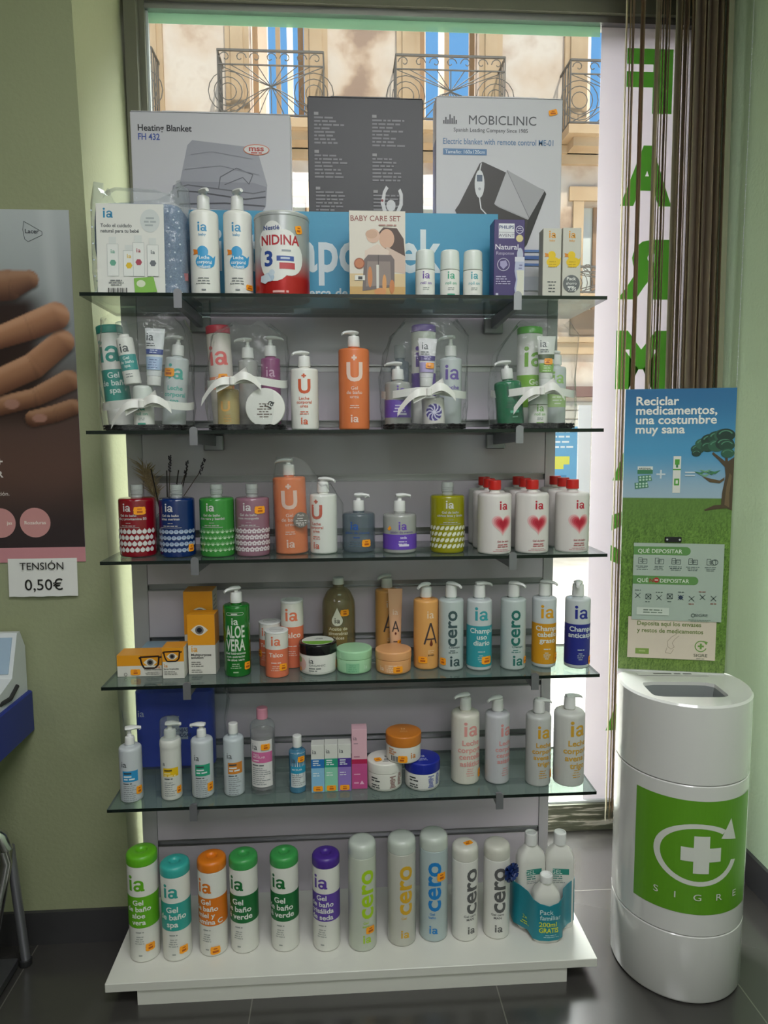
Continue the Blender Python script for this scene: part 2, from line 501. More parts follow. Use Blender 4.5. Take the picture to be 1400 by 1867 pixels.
def front_map(y):
    return lambda off: (lambda u, v: (u, y - off, v))
def top_map(z):
    return lambda off: (lambda u, v: (u, v, z + off))
def side_map(x, sgn=1):
    return lambda off: (lambda u, v: (x + sgn * off, u, v))
def deco(mb, mp, items, step=0.006, base=0.00035, inc=0.00009):
    """Lay shapes on a surface in order, each a hair above the last."""
    flat = []
    for it in items: flat += it if isinstance(it, list) else [it]
    for i, (vs, fs, key) in enumerate(flat):
        if not vs: continue
        if step: vs, fs = cut(vs, fs, step)
        mb.add(vs, fs, key, mp(base + inc * i))
def price(parent, mp, u, v, w=0.021, h=0.0125, rot=0.0, step=0.005, base=0.0016, z=None):
    """Orange price sticker with a wavy rim."""
    mb = MB(); n = 28
    pts = []
    for i in range(n):
        a = 2 * PI * i / n; ca, sa = math.cos(a), math.sin(a)
        k = 1 / max(abs(ca), abs(sa)) ** 0.85
        wob = 1 + 0.035 * math.sin(a * 9)
        x, y = ca * k * w / 2 * wob, sa * k * h / 2 * wob
        c0, s0 = math.cos(rot), math.sin(rot)
        pts.append((u + x * c0 - y * s0, v + x * s0 + y * c0))
    deco(mb, mp, [p_(pts, 'sticker'), small_print(u - w * 0.3, u + w * 0.3, v + h * 0.28, 1, 1, h * 0.14, 'sticker_ink'),
                  small_print(u - w * 0.32, u + w * 0.34, v - h * 0.02, 1, 1, h * 0.26, 'sticker_ink', seed=int(abs(u * 9999)) + 3)], step, base)
    o = mb.build('price_sticker', parent, smooth=False, flip=False)
    o['label'] = 'orange price sticker'
    return o

# ------------------------------------------------------------------ the setting
WY = 0.66                                     # plane of the shop window
struct('floor', MB().box(-3.2, 1.4, -4.2, 0.70, -0.1, 0.0, 'floor_tile'))
struct('ceiling', MB().box(-3.2, 1.4, -4.2, 0.72, 2.86, 3.2, 'ceiling_paint'))
struct('wall_back', MB().box(-3.2, 1.4, -4.3, -4.2, -0.1, 3.2, 'ceiling_paint'))
struct('wall_side', MB().box(-3.3, -3.2, -4.2, 0.19, -0.1, 3.2, 'wall_paint'))
struct('wall_left', MB().loft([[(-3.2, 0.19, z), (x, 0.19, z), (x, 0.72, z), (-3.2, 0.72, z)] for z, x in ((0, -0.609), (2.86, -0.667))], 'wall_paint'), smooth=False)   # the corner leans a little outwards with height
struct('wall_right', MB().box(1.197, 1.40, -4.2, 0.72, 0, 2.86, 'green_wall_paint'))
struct('baseboard_left', MB().box(-3.2, -0.609, 0.179, 0.19, 0, 0.092, 'skirting_tile'))
struct('baseboard_right', MB().box(1.185, 1.197, -4.2, 0.62, 0, 0.10, 'skirting_tile'))
struct('ceiling_beam', MB().box(-0.70, 1.25, 0.60, 0.72, 2.70, 2.87, 'bronze_frame'))

fr = MB()
fr.box(-0.65, -0.615, 0.60, 0.71, 0, 2.70, 'bronze_frame').box(-0.615, -0.598, 0.63, 0.69, 0.05, 2.66, 'bronze_frame')
fr.box(1.10, 1.20, 0.60, 0.71, 0, 2.70, 'bronze_frame')
fr.box(-0.615, 1.10, 0.62, 0.71, 2.655, 2.70, 'bronze_frame').box(-0.6, 1.10, 0.635, 0.69, 2.635, 2.655, 'aluminium')
fr.box(-0.615, 1.10, 0.62, 0.71, 0, 0.035, 'old_metal').box(-0.615, 1.10, 0.635, 0.70, 0.035, 0.085, 'old_metal')
w1 = struct('window_1', MB().box(-0.60, 1.10, 0.664, 0.670, 0.085, 2.635, 'window_glass'))
f1 = fr.build('window_frame', w1)
bead = MB().box(-0.6, -0.592, 0.648, 0.662, 0.085, 2.635, 'grey_white').box(-0.6, 1.10, 0.648, 0.662, 0.085, 0.092, 'grey_white')
bead.build('glazing_bead', w1)

# vinyl film on the glass, lettered outside so that it reads backwards from here
film = thing('window_film', 'white vinyl strip on the shop window with green letters reading backwards', 'window film', (0.93, 0.659, 0))
MB().box(-0.125, 0.20, 0.0, 0.0012, 0.09, 2.636, 'window_film').build('strip', film)
for ch, v0, h, w in (('F', 2.38, 0.195, 0.15), ('A', 2.096, 0.187, 0.17), ('R', 1.802, 0.19, 0.17), ('M', 1.512, 0.19, 0.17), ('A', 1.21, 0.19, 0.17), ('C', 0.92, 0.19, 0.17), ('I', 0.63, 0.19, 0.05), ('A', 0.34, 0.19, 0.17)):
    vs, fs = text2d(ch, 0.05); xs = [p[0] for p in vs]; ys = [p[1] for p in vs]
    q = [(-((x - min(xs)) / (max(xs) - min(xs)) - 0.5) * w + 0.034, v0 + (y - min(ys)) / (max(ys) - min(ys)) * h) for x, y in vs]
    mb = MB().add(q, fs, 'film_green', lambda u, v: (u, -0.0008, v))
    mb.build('letter', film, smooth=False, flip=False)['label'] = 'green vinyl letter'
band = tag(MB().box(-0.60, 0.80, 0.658, 0.6595, 2.605, 2.636, 'film_mint').build('window_film'), 'narrow mint green film band along the top of the window', 'window film')

# small posters stuck on the glass to the right of the panel
pst = thing('window_poster', 'blue notice with yellow mark stuck on the glass beside the panel', 'poster', (0.66, 0.655, 1.06))
mb = MB().box(-0.05, 0.095, 0, 0.0015, 0.02, 0.33, '#6aa6cf/0.6')
deco(mb, front_map(0), [r_(0.0, 0.07, 0.205, 0.232, '#d8d860'), r_(0.0, 0.05, 0.19, 0.21, '#d8d860'),
     small_print(0.0, 0.085, 0.30, 3, 0.017, 0.006, '#dfe9ee', seed=4), small_print(0.0, 0.085, 0.17, 2, 0.02, 0.011, '#4b86b4', seed=5), small_print(0.0, 0.085, 0.10, 4, 0.013, 0.004, '#9cc4dc', seed=6)], None)
mb.build('sheet', pst)
pst2 = tag(MB().box(0.757, 0.80, 0.654, 0.656, 1.05, 1.46, '#dfe4ea/0.5').build('window_poster'), 'plain white paper strip on the glass beside the blue notice', 'poster')

# ------------------------------------------------------------------ the street outside
struct('ground', MB().box(-14, 16, 0.71, 8.0, -0.3, -0.1, 'street_stone'))
FY = 8.0
fac = thing('street_facade', 'old sunlit facade with peeling plaster and empty balcony windows across the street', 'building', (0, FY, -0.1))
wl = MB()
cols = [(-7.4, -6.7), (-5.25, -4.5), (-3.25, -2.5), (-1.12, -0.42), (1.07, 1.85), (3.28, 4.05), (5.5, 6.25), (7.7, 8.45), (10, 10.7)]
xs = [-12] + [x for c in cols for x in c] + [14]
for i in range(0, len(xs), 2): wl.box(xs[i], xs[i + 1], 0, 0.45, 5.42, 7.9, 'plaster')
for x0, x1 in cols: wl.box(x0, x1, 0, 0.45, 7.75, 7.9, 'plaster')
wl.box(-12, 14, 0, 0.45, 4.62, 5.42, 'plaster')
for i in range(0, len(xs), 2): wl.box(xs[i], xs[i + 1], 0, 0.45, 3.2, 4.62, 'plaster')
for x0, x1 in cols: wl.box(x0, x1, 0.3, 0.45, 3.2, 4.62, 'plaster')
wl.box(-12, 14, 0, 0.45, 0, 3.2, 'plaster')
o = wl.build('wall', fac, smooth=False)
tr = MB()
tr.box(-12, 14, -0.10, 0, 5.20, 5.30, 'stone_trim').box(-12, 14, -0.06, 0, 5.08, 5.20, 'stone_trim').box(-12, 14, -0.08, 0, 2.60, 2.75, 'stone_trim').box(-12, 14, -0.13, 0, 2.75, 2.82, 'stone_trim')
tr.build('cornice', fac, smooth=False)
for x0, x1 in cols:
    a = MB()
    for xa, xb in ((x0 - 0.30, x0), (x1, x1 + 0.30)):
        a.box(xa, xb, -0.05, 0.0, 5.42, 7.75, 'stone_trim').box(xa + 0.07, xb - 0.07, -0.075, -0.05, 5.5, 7.7, 'stone_trim')
    a.box(x0 - 0.3, x1 + 0.3, -0.06, 0, 7.75, 7.88, 'stone_trim')
    a.box(x0 - 0.2, x1 + 0.2, -0.05, 0.0, 4.62, 4.80, 'stone_trim').box(x0 - 0.14, x0, -0.04, 0, 3.2, 4.62, 'stone_trim').box(x1, x1 + 0.14, -0.04, 0, 3.2, 4.62, 'stone_trim')
    a.build('window_surround', fac, smooth=False)
    g = MB().box(x0 + 0.02, x0 + 0.09, 0.2, 0.26, 5.42, 7.75, '#9c7a58/0.7').box(x1 - 0.09, x1 - 0.02, 0.2, 0.26, 5.42, 7.75, '#9c7a58/0.7')
    m_ = (x0 + x1) / 2
    g.box(m_ - 0.03, m_ + 0.03, 0.2, 0.25, 5.42, 7.75, '#a98a68/0.7')
    g.build('window_frame', fac, smooth=False)
    lo = MB().box(x0, x1, 0.26, 0.29, 3.2, 4.62, '#d9dcd6/0.5')
    for k in range(4): lo.box(x0 + k * (x1 - x0) / 3 - 0.03, x0 + k * (x1 - x0) / 3 + 0.03, 0.22, 0.26, 3.2, 4.62, '#8d6d52/0.7')
    lo.build('shutter', fac, smooth=False)['label'] = 'pale shuttered lower window'
    # steel props that hold the empty facade up, seen through the opening
    s = MB().box(m_ - 0.34, m_ - 0.20, 0.9, 1.04, 0, 8.2, '#e6ddd0/0.5').box(m_ + 0.05, m_ + 0.13, 1.3, 1.4, 0, 8.2, '#e6ddd0/0.5')
    s.tube([(m_ - 0.75, 0.97, 7.4), (m_ - 0.1, 0.97, 5.6)], 0.045, '#e6ddd0/0.5')
    s.build('steel_prop', fac)
def railing(x0, x1, z0, z1, d):
    r = MB(); y = -d
    P = '#57504a/0.6'
    r.box(x0, x1, y - 0.012, y + 0.012, z1 - 0.025, z1, P).box(x0, x1, y - 0.01, y + 0.01, z0, z0 + 0.02, P)
    h = z1 - z0
    r.box(x0, x1, y - 0.008, y + 0.008, z1 - h * 0.24, z1 - h * 0.24 + 0.014, P)
    for xx in (x0, x1):
        r.box(xx - 0.01, xx + 0.01, y, 0, z1 - 0.025, z1, P).box(xx - 0.01, xx + 0.01, y, 0, z0, z0 + 0.02, P)
        for k in range(4): r.box(xx - 0.007, xx + 0.007, y + k * d / 4 - 0.007, y + k * d / 4 + 0.007, z0, z1, P)
    n = 7
    for k in range(n):                       # scrolls along the top band
        cx = x0 + (k + 0.5) * (x1 - x0) / n; cz = z1 - h * 0.125; sgn = 1 if k % 2 else -1
        r.tube([(cx + sgn * (0.075 - 0.0062 * i) * math.cos(i * 0.55), y, cz + (0.075 - 0.0062 * i) * math.sin(i * 0.55)) for i in range(11)], 0.0075, P, 4)
    mid = (x0 + x1) / 2
    for k in range(9):                       # crossed and curved bars below
        f = k / 8; xa = x0 + f * (x1 - x0)
        r.tube([(xa, y, z0), (mid + (xa - mid) * 0.2, y, z0 + h * 0.38), (x1 - f * (x1 - x0), y, z1 - h * 0.24)], 0.007, P, 4)
    for sx in (x0 + 0.12, x1 - 0.12):
        for q in (0.10, 0.17, 0.24):
            r.tube([(sx + q * math.cos(t * PI / 8), y, z0 + h * 0.36 + q * 1.0 * math.sin(t * PI / 8)) for t in range(17)], 0.007, P, 4)
    return r
for x0, x1 in cols:
    slab = MB().box(x0 - 0.36, x1 + 0.28, -0.45, 0, 5.31, 5.42, 'stone_trim').box(x0 - 0.26, x1 + 0.18, -0.34, 0, 5.20, 5.31, 'stone_trim').build('balcony', fac, smooth=False)
    railing(x0 - 0.34, x1 + 0.25, 5.44, 6.21, 0.42).build('railing', slab)['label'] = 'wrought iron balcony railing'
    s2 = MB().box(x0 - 0.36, x1 + 0.28, -0.30, 0, 3.28, 3.36, 'stone_trim').build('balcony', fac, smooth=False)
    railing(x0 - 0.30, x1 + 0.22, 3.37, 3.72, 0.27).build('railing', s2)
for x0, x1 in cols:
    d = MB().box(x0 - 0.15, x1 + 0.15, -0.03, 0, 2.86, 3.2, '#7a6452/0.8').build('wooden_fascia', fac)
    sh = MB()
    for k in range(16): sh.box(x0 - 0.4, x1 + 0.4, -0.03, -0.005, 0.05 + k * 0.12, 0.15 + k * 0.12, '#b7aea2/0.6')
    sh.box(x0 - 0.45, x1 + 0.45, -0.12, 0, 2.02, 2.16, '#6a4a44/0.6')
    sh.build('roller_shutter', fac, smooth=False)

# ------------------------------------------------------------------ the slatted display panel, its base board, glass shelves and brackets
PY = 0.268
pan = thing('slatwall_panel', 'grey lilac slatwall display panel with aluminium grooves behind the glass shelves', 'display panel', (0, PY, 0.06))
grooves = [0.222 + 0.1465 * k for k in range(10)]
edges = [0.062] + grooves + [1.695]
for a, b in zip(edges, edges[1:]):
    MB().box(-0.555, 0.532, 0, 0.018, a + (0.009 if a in grooves else 0) - 0.06, b - (0.009 if b in grooves else 0) - 0.06, 'panel_board').build('board', pan, smooth=False)
for g in grooves:
    q = MB().box(-0.555, 0.532, 0.010, 0.017, g - 0.009 - 0.06, g + 0.009 - 0.06, 'aluminium').box(-0.555, 0.532, -0.0015, 0.010, g - 0.0095 - 0.06, g - 0.0065 - 0.06, 'aluminium').box(-0.555, 0.532, -0.0015, 0.010, g + 0.0065 - 0.06, g + 0.0095 - 0.06, 'aluminium')
    q.build('aluminium_groove', pan, smooth=False)
for x0, x1 in ((-0.596, -0.556), (0.533, 0.560)):
    MB().box(x0, x1, -0.002, 0.03, 0, 1.635, 'panel_post').build('side_post', pan, smooth=False)
MB().box(-0.57, 0.545, 0.0185, 0.03, 0, 1.635, 'panel_post').build('backing', pan, smooth=False)

base = thing('display_platform', 'low white board on a plinth under the display panel', 'display base', (0, 0, 0))
MB().rbox(-0.607, 0.593, -0.052, 0.31, 0.040, 0.0617, 'white_board', 0.002).build('board', base)
pl = MB().box(-0.533, 0.518, -0.047, 0.30, 0.0, 0.040, 'white_board')
pl.build('plinth', base)

SZ = [1.6763, 1.370, 1.069, 0.7697, 0.4667]     # heights of the glass shelves
SX = [-0.006, -0.006, 0.011, 0.0, 0.0]
NM = ['topmost glass shelf, carrying the boxes and the blue sign', 'second glass shelf from the top, carrying the wrapped gift baskets', 'middle glass shelf, carrying the bath gels and heart bottles',
      'fourth glass shelf from the top, carrying shampoos and contact lens cartons', 'lowest glass shelf, carrying face lotions and pump bottles']
BX = [(-0.39, 0.381), (-0.365, 0.390), (-0.372, 0.378), (-0.400, 0.437), (-0.395, 0.353)]
TOP = [z + 0.0045 for z in SZ]
for i in range(5):
    sh = MB()
    x0, x1 = SX[i] - 0.6, SX[i] + 0.6; z0, z1 = SZ[i] - 0.004, SZ[i] + 0.004
    sh.add([(x0, 0, z1), (x1, 0, z1), (x1, 0.262, z1), (x0, 0.262, z1)], [(0, 1, 2, 3)], 'shelf_glass')
    sh.add([(x0, 0, z0), (x1, 0, z0), (x1, 0.262, z0), (x0, 0.262, z0)], [(3, 2, 1, 0)], 'shelf_glass')
    sh.add([(x0, 0, z0), (x1, 0, z0), (x1, 0.262, z0), (x0, 0.262, z0), (x0, 0, z1), (x1, 0, z1), (x1, 0.262, z1), (x0, 0.262, z1)], [(0, 1, 5, 4), (1, 2, 6, 5), (2, 3, 7, 6), (3, 0, 4, 7)], 'glass_edge')
    tag(sh.build('glass_shelf', smooth=False), NM[i], 'shelf', 'glass shelves')
    for side, bx in zip(('left', 'right'), BX[i]):
        b = thing('shelf_bracket', f'chrome bracket near the {side} end of the {("topmost", "second", "middle", "fourth", "lowest")[i]} glass shelf', 'bracket', (bx, 0, SZ[i]), group='shelf brackets')
        c = MB()
        pts = [(-0.009, -0.030), (0.009, -0.030), (0.009, 0.006), (0.006, 0.0105), (0.0, 0.0125), (-0.006, 0.0105), (-0.009, 0.006)]
        c.loft([[(x, -0.006, z) for x, z in pts], [(x, -0.0015, z) for x, z in pts]], 'dark_chrome')
        c.box(-0.007, 0.007, -0.002, 0.010, 0.0046, 0.007, 'dark_chrome')
        c.build('clip', b)
        a = MB().loft([[(-0.006, -0.0015, -0.026), (0.006, -0.0015, -0.026), (0.006, -0.0015, -0.0055), (-0.006, -0.0015, -0.0055)],
                       [(-0.007, 0.25, -0.034), (0.007, 0.25, -0.034), (0.007, 0.25, -0.0055), (-0.007, 0.25, -0.0055)]], 'dark_chrome')
        a.build('arm', b)
        MB().rbox(-0.026, 0.026, 0.246, 0.266, -0.046, -0.006, 'dark_chrome', 0.004).build('wall_plate', b)

# ------------------------------------------------------------------ blinds
bl = thing('vertical_blind', 'bundle of beige vertical blind slats drawn to the side of the window', 'blind', (1.0, 0.5, 0))
MB().box(-0.25, 0.19, -0.03, 0.03, 2.72, 2.76, 'aluminium').build('head_rail', bl)
rb = random.Random(3)
spots = [(0.822, 66), (0.834, 67), (0.842, 64), (0.868, 61), (0.874, 70), (0.915, 58), (0.926, 66), (0.934, 65), (0.943, 62), (0.952, 66)]
spots += [(0.978 + k * 0.0105, rb.uniform(46, 76)) for k in range(16)]
for k, (x, a) in enumerate(spots):
    s = MB(); ca, sa = math.cos(math.radians(a)), math.sin(math.radians(a)); w = 0.044
    drift = 0.02 if k > 9 else 0.008
    rings = []
    for z, t in ((0.12, 1), (0.9, 0.72), (1.7, 0.4), (2.72, 0)):
        dx = (k - 8) * 0.0011 * t * (1 if k > 9 else 0) + drift * t * 0.5
        prof = [(-w, 0.0), (-w * 0.4, 0.003), (w * 0.4, 0.003), (w, 0.0), (w * 0.4, 0.0022), (-w * 0.4, 0.0022)]
        rings.append([(x - 1.0 + dx + u * ca - v * sa, u * sa + v * ca, z) for u, v in prof])
    s.loft(rings, 'blind_light' if k in (0, 5, 10, 25) else 'blind_fabric')
    s.build('slat', bl)
ch = MB()
for k in range(120): ch.lathe([(0, -0.0022), (0.0022, 0), (0, 0.0022)], 'grey_white', 5, at=(0.155, -0.085, 0.45 + k * 0.017))
ch.tube([(0.155, -0.085, 0.45), (0.155, -0.085, 2.72)], 0.0006, 'grey_white', 4)
ch.build('pull_chain', bl)
cb = MB().tube([(-0.1 + 0.06 * k, 0.55, 2.655 + 0.012 * math.sin(k / 7 * PI) - 0.001 * k) for k in range(8)], 0.003, 'soft_white', 6)
tag(cb.build('cable'), 'thin white cable slung along the top of the window frame', 'cable')

# ------------------------------------------------------------------ left wall: poster, price notice, blue shelf, monitor, chair
def photo_grid(name, parent, w, h, nx, ny, fn, key='printed_photo', y=0.0):
    vs = [(-w + w * i / nx, y, h * j / ny) for j in range(ny + 1) for i in range(nx + 1)]
    fs = [(j * (nx + 1) + i, j * (nx + 1) + i + 1, (j + 1) * (nx + 1) + i + 1, (j + 1) * (nx + 1) + i) for j in range(ny) for i in range(nx)]
    me = bpy.data.meshes.new(name); me.from_pydata(vs, [], fs); me.materials.append(M(key))
    ca = me.color_attributes.new('print', 'FLOAT_COLOR', 'POINT')
    for k, (x, _, z) in enumerate(vs): ca.data[k].color = tuple(max(0, c) for c in fn(x, z)) + (1,)
    o = bpy.data.objects.new(name, me); LINK(o); o.parent = parent
    return o
def mix(a, b, t): t = max(0, min(1, t)); return tuple(x * (1 - t) + y * t for x, y in zip(a, b))
def sm(a, b, x): t = max(0, min(1, (x - a) / (b - a))); return t * t * (3 - 2 * t)
pos = thing('wall_poster', 'tall advertising poster of clasped hands on the green wall', 'poster', (-0.687, 0.188, 1.043))
MB().box(-0.46, 0.0, 0.0, 0.0018, 0, 0.870, '#b9b4b0/0.5').build('sheet', pos)
# fingers of the printed photograph: capsules (x, z from the sheet's right bottom corner; radius; skin tone)
def on_sheet(x, y):
    """From the sheet's own drawing grid to metres from its right bottom corner."""
    return ((x - 311 - (y - 57) * 0.0516) / 1909, (1650 - y) / 1832)
FING = [([(-520, 560, 80), (-90, 470, 70), (40, 455, 72), (135, 430, 44)], 0.62), ([(150, 1052, 40), (250, 1030, 42), (335, 1000, 40)], 0.62), ([(-480, 1120, 60), (-30, 1000, 46), (160, 955, 44), (315, 880, 52)], 0.74),
        ([(-500, 1010, 75), (-40, 900, 60), (150, 815, 62), (285, 705, 58)], 0.88), ([(-500, 760, 80), (-40, 700, 50), (130, 640, 62), (255, 590, 66)], 0.95)]
FING = [([on_sheet(x, y) + (r / 1870,) for x, y, r in pts], tone) for pts, tone in FING]
NAILS = [(on_sheet(50, 985), .021, .014), (on_sheet(180, 1050), .020, .012)]
def hands(x, z):
    c = mix(lin('#8d9294')[:3], lin('#b4babb')[:3], sm(0.45, 0.9, z))
    c = mix(c, lin('#d0d4d4')[:3], 0.35 * (1 - sm(0.0, 0.03, abs(x + 0.055 - 0.06 * (0.8 - z)))) * sm(0.5, 0.7, z))
    c = mix(lin('#4a3834')[:3], c, sm(0.36, 0.60, z + 0.45 * (x + 0.05)))
    c = mix(c, lin('#5c423a')[:3], (1 - sm(0.20, 0.40, z)) * 0.9)
    c = mix(c, lin('#33292c')[:3], (1 - sm(0.04, 0.20, z)) * 0.95)
    dk = sm(-0.02, 0.06, -x - 0.06) * (1 - sm(0.60, 0.66, z)) * sm(0.28, 0.36, z)
    c = mix(c, lin('#2a1814')[:3], dk)
    for pts, tone in FING:
        best = None
        for i, (p, q) in enumerate(zip(pts, pts[1:])):
            dx, dz = q[0] - p[0], q[1] - p[1]
            t = max(0, min(1, ((x - p[0]) * dx + (z - p[1]) * dz) / (dx * dx + dz * dz)))
            r = p[2] + (q[2] - p[2]) * t; ex, ez = x - p[0] - t * dx, z - p[1] - t * dz; d = math.hypot(ex, ez) / r
            if best is None or d < best[0]: best = (d, (ez * 0.9 + ex * 0.35) / r, i + t)
        d, s, along = best
        if d < 1.3:
            c = mix(c, lin('#170d0a')[:3], 0.75 * (1 - sm(0.95, 1.3, d)) * sm(-0.2, 0.5, -s))
            skin = mix(lin('#5a3222')[:3], lin('#b98462')[:3], sm(-0.85, 0.55, s))
            skin = mix(skin, lin('#d9a988')[:3], 0.5 * sm(0.15, 0.55, s) * (1 - sm(0.6, 0.95, s)))
            cr_ = 1 - 0.16 * (1 - sm(0.0, 0.05, abs(along - (len(pts) - 2) - 0.05 * s))) - 0.10 * (1 - sm(0.0, 0.035, abs(along - (len(pts) - 2) - 0.14)))
            c = mix(c, tuple(v * tone * cr_ for v in skin), 1 - sm(0.90, 1.02, d))
    for (nx_, nz), ra, rb_ in NAILS:
        k = math.hypot((x - nx_) / ra, (z - nz) / rb_)
        c = mix(c, lin('#a87c6e')[:3], 0.8 * (1 - sm(0.75, 1.0, k)))
    return c
photo_grid('printed_photo', pos, 0.46, 0.832, 115, 208, hands, y=-0.0008).location = (0, 0, 0.038)
for u, w_ in ((-0.121, t_('Rozaduras', 0.0085, -0.121, 0.098, '#eadcd4', 0.02)), (-0.207, t_('jas', 0.0085, -0.178, 0.098, '#eadcd4', 0.02, 'r'))):
    q = MB(); deco(q, front_map(-0.0008), [c_(u, 0.102, 0.038, '#c98f8d', n=32), w_], None); q.build('printed_circle', pos, smooth=False, flip=False)['label'] = 'pink caption circle'
d = MB()
q = MB(); deco(q, front_map(-0.0006), [r_(-0.46, 0, 0.0, 0.038, '#c98a90')], None); q.build('printed_border', pos, smooth=False, flip=False)['label'] = 'pink band along the bottom'
deco(d, front_map(-0.001), [
    t_('+', 0.02, -0.192, 0.248, '#dcd4d0', 0.05, 'r'), t_('R', 0.016, -0.192, 0.218, '#dcd4d0', 0.03, 'r'), t_('ción.', 0.010, -0.180, 0.172, '#cfc4be', 0.01, 'r'),
    ], None)
d.build('printed_lettering', pos, smooth=False, flip=False)
d = MB(); deco(d, front_map(-0.001), [
    line_([(-0.108, 0.842), (-0.066, 0.818), (-0.066, 0.810), (-0.100, 0.794), (-0.108, 0.800), (-0.111, 0.822), (-0.108, 0.842)], 0.0012, '#4c5054'), t_('Lacer', 0.010, -0.0895, 0.814, '#4c5054', 0.02)], None)
d.build('logo', pos, smooth=False, flip=False)

nt_ = thing('price_notice', 'white paper notice with a printed price below the poster', 'notice', (-0.795, 0.1845, 0.955))
mb = MB(); n = 14
mb.add([(-0.086 + 0.172 * i / n, -0.003 * math.sin(i / n * PI) + (0.002 if j else -0.002), (0.098 if j else -0.0) + 0.0015 * math.sin(i * 1.7) * (1 - j) * 0.4) for j in (0, 1) for i in range(n + 1)],
       [(i, i + 1, n + 2 + i, n + 1 + i) for i in range(n)], 'paper')
deco(mb, front_map(-0.005), [t_('TENSIÓN', 0.019, 0.0, 0.070, '#23211f', 0.004, wx=1.0), t_('0,50€', 0.029, 0.003, 0.017, '#23211f', 0.004, wx=1.02)], None)
mb.build('sheet', nt_, smooth=False, flip=False)

tag(MB().rbox(-1.4, -0.838, -0.32, 0.188, 0.598, 0.707, 'blue_shelf_paint', 0.006).build('wall_shelf'), 'deep blue console shelf fixed to the green wall', 'shelf')
mon = thing('blood_pressure_monitor', 'white tabletop blood pressure monitor on the blue shelf', 'monitor', (-0.903, 0.10, 0.707))
b = MB()
prof = [(-0.07, 0.0), (0.08, 0.0), (0.08, 0.12), (0.055, 0.165), (0.04, 0.165), (0.0, 0.06), (-0.07, 0.04)]
b.loft([[(x, y, z) for y, z in prof] for x in (-0.16, 0.055)], '#d4d8da/0.4')
b.build('body', mon, sharp=20)
s = MB().loft([[(-0.15, 0.036, 0.154), (0.045, 0.036, 0.154), (0.045, 0.004, 0.070), (-0.15, 0.004, 0.070)], [(-0.15, 0.033, 0.155), (0.045, 0.033, 0.155), (0.045, 0.001, 0.071), (-0.15, 0.001, 0.071)]], '#9fb4c8/0.2')
s.build('screen', mon, sharp=20)
MB().tube([(0.01, -0.075, 0.02), (0.040, -0.09, 0.012), (0.054, -0.06, 0.018), (0.0575, -0.02, 0.016), (0.0565, 0.02, 0.034)], 0.006, '#2c2c2e/0.5').build('cable', mon)

chair = thing('chair', 'chrome tube chair with dark seat at the edge of the room', 'chair', (-0.95, -0.02, 0))
MB().tube([(0.030, 0.03, 0.012), (0.060, 0.062, 0.200), (0.084, 0.068, 0.320), (0.087, 0.069, 0.352), (0.078, 0.070, 0.385), (0.055, 0.070, 0.402), (0.02, 0.070, 0.406), (-0.30, 0.07, 0.406)], 0.0155, 'chrome', 12).build('frame', chair)
lg = MB().tube([(0.088, 0.085, 0.350), (0.090, 0.128, 0.012)], 0.0115, 'dark_chrome', 12).build('leg', chair)
MB().lathe(fillet([(0, 0), (0.016, 0), (0.015, 0.018), (0, 0.018)], 0.003), '#1c1c1e/0.6', 14, at=(0.089, 0.128, 0)).build('foot_cap', lg)
lg2 = MB().tube([(-0.30, 0.04, 0.40), (-0.32, 0.125, 0.012)], 0.0115, 'dark_chrome', 12).build('leg', chair)
MB().rbox(-0.34, 0.078, -0.36, 0.115, 0.008, 0.030, '#3c3c3f/0.4', 0.004).build('footboard', chair)
MB().rbox(-0.42, -0.06, -0.36, 0.03, 0.42, 0.46, '#2a2a2c/0.6', 0.03).build('seat', chair)

# ------------------------------------------------------------------ the medicine recycling bin and its poster
bn = thing('recycling_bin', 'tall white medicine recycling bin with green cross sticker beside the display', 'bin', (0.822, 0.0157, 0), -6)
def bin_outline(a, b, yb, n=26):
    """Half-ellipse front, flat back, starting at the front centre and going to +x."""
    pts = [(a * math.sin(t), -b * math.cos(t)) for t in [PI / 2 * i / n for i in range(n + 1)]]
    pts += [(a * 0.995, yb * 0.3), (a * 0.93, yb * 0.75), (a * 0.78, yb), (0, yb)]
    return pts + [(-x, y) for x, y in reversed(pts[1:-1])]
def bin_rings(spec):
    return [[(x, y, z) for x, y in bin_outline(0.155 - d, 0.16 - d, 0.095 - d)] for z, d in spec]
lower = MB().loft(bin_rings([(0.004, 0.008), (0.004, 0.003), (0.010, 0.0), (0.172, 0.0), (0.174, 0.002)]), 'bin_white').build('base', bn, sharp=30)
door = MB().loft(bin_rings([(0.1755, 0.002), (0.1775, 0.0), (0.545, 0.0), (0.547, 0.002)]), 'bin_white')
O = bin_outline(0.155, 0.16, 0.095); HALF = O[:27]
L = [0.0]
for p, q in zip(HALF, HALF[1:]): L.append(L[-1] + math.dist(p, q))
def bin_map(off):
    def fn(u, v):
        s = min(abs(u), L[-1] - 1e-6); i = max(k for k in range(len(L) - 1) if L[k] <= s)
        t = (s - L[i]) / (L[i + 1] - L[i]); x = HALF[i][0] + (HALF[i + 1][0] - HALF[i][0]) * t; y = HALF[i][1] + (HALF[i + 1][1] - HALF[i][1]) * t
        nx, ny = x / 0.155 ** 2, y / 0.16 ** 2; k = math.hypot(nx, ny)
        return ((x + nx / k * off) * (1 if u >= 0 else -1), y + ny / k * off, v)
    return fn
door.build('door', bn, sharp=30)
stk = MB()
W_ = '#d8dad2/0.4'
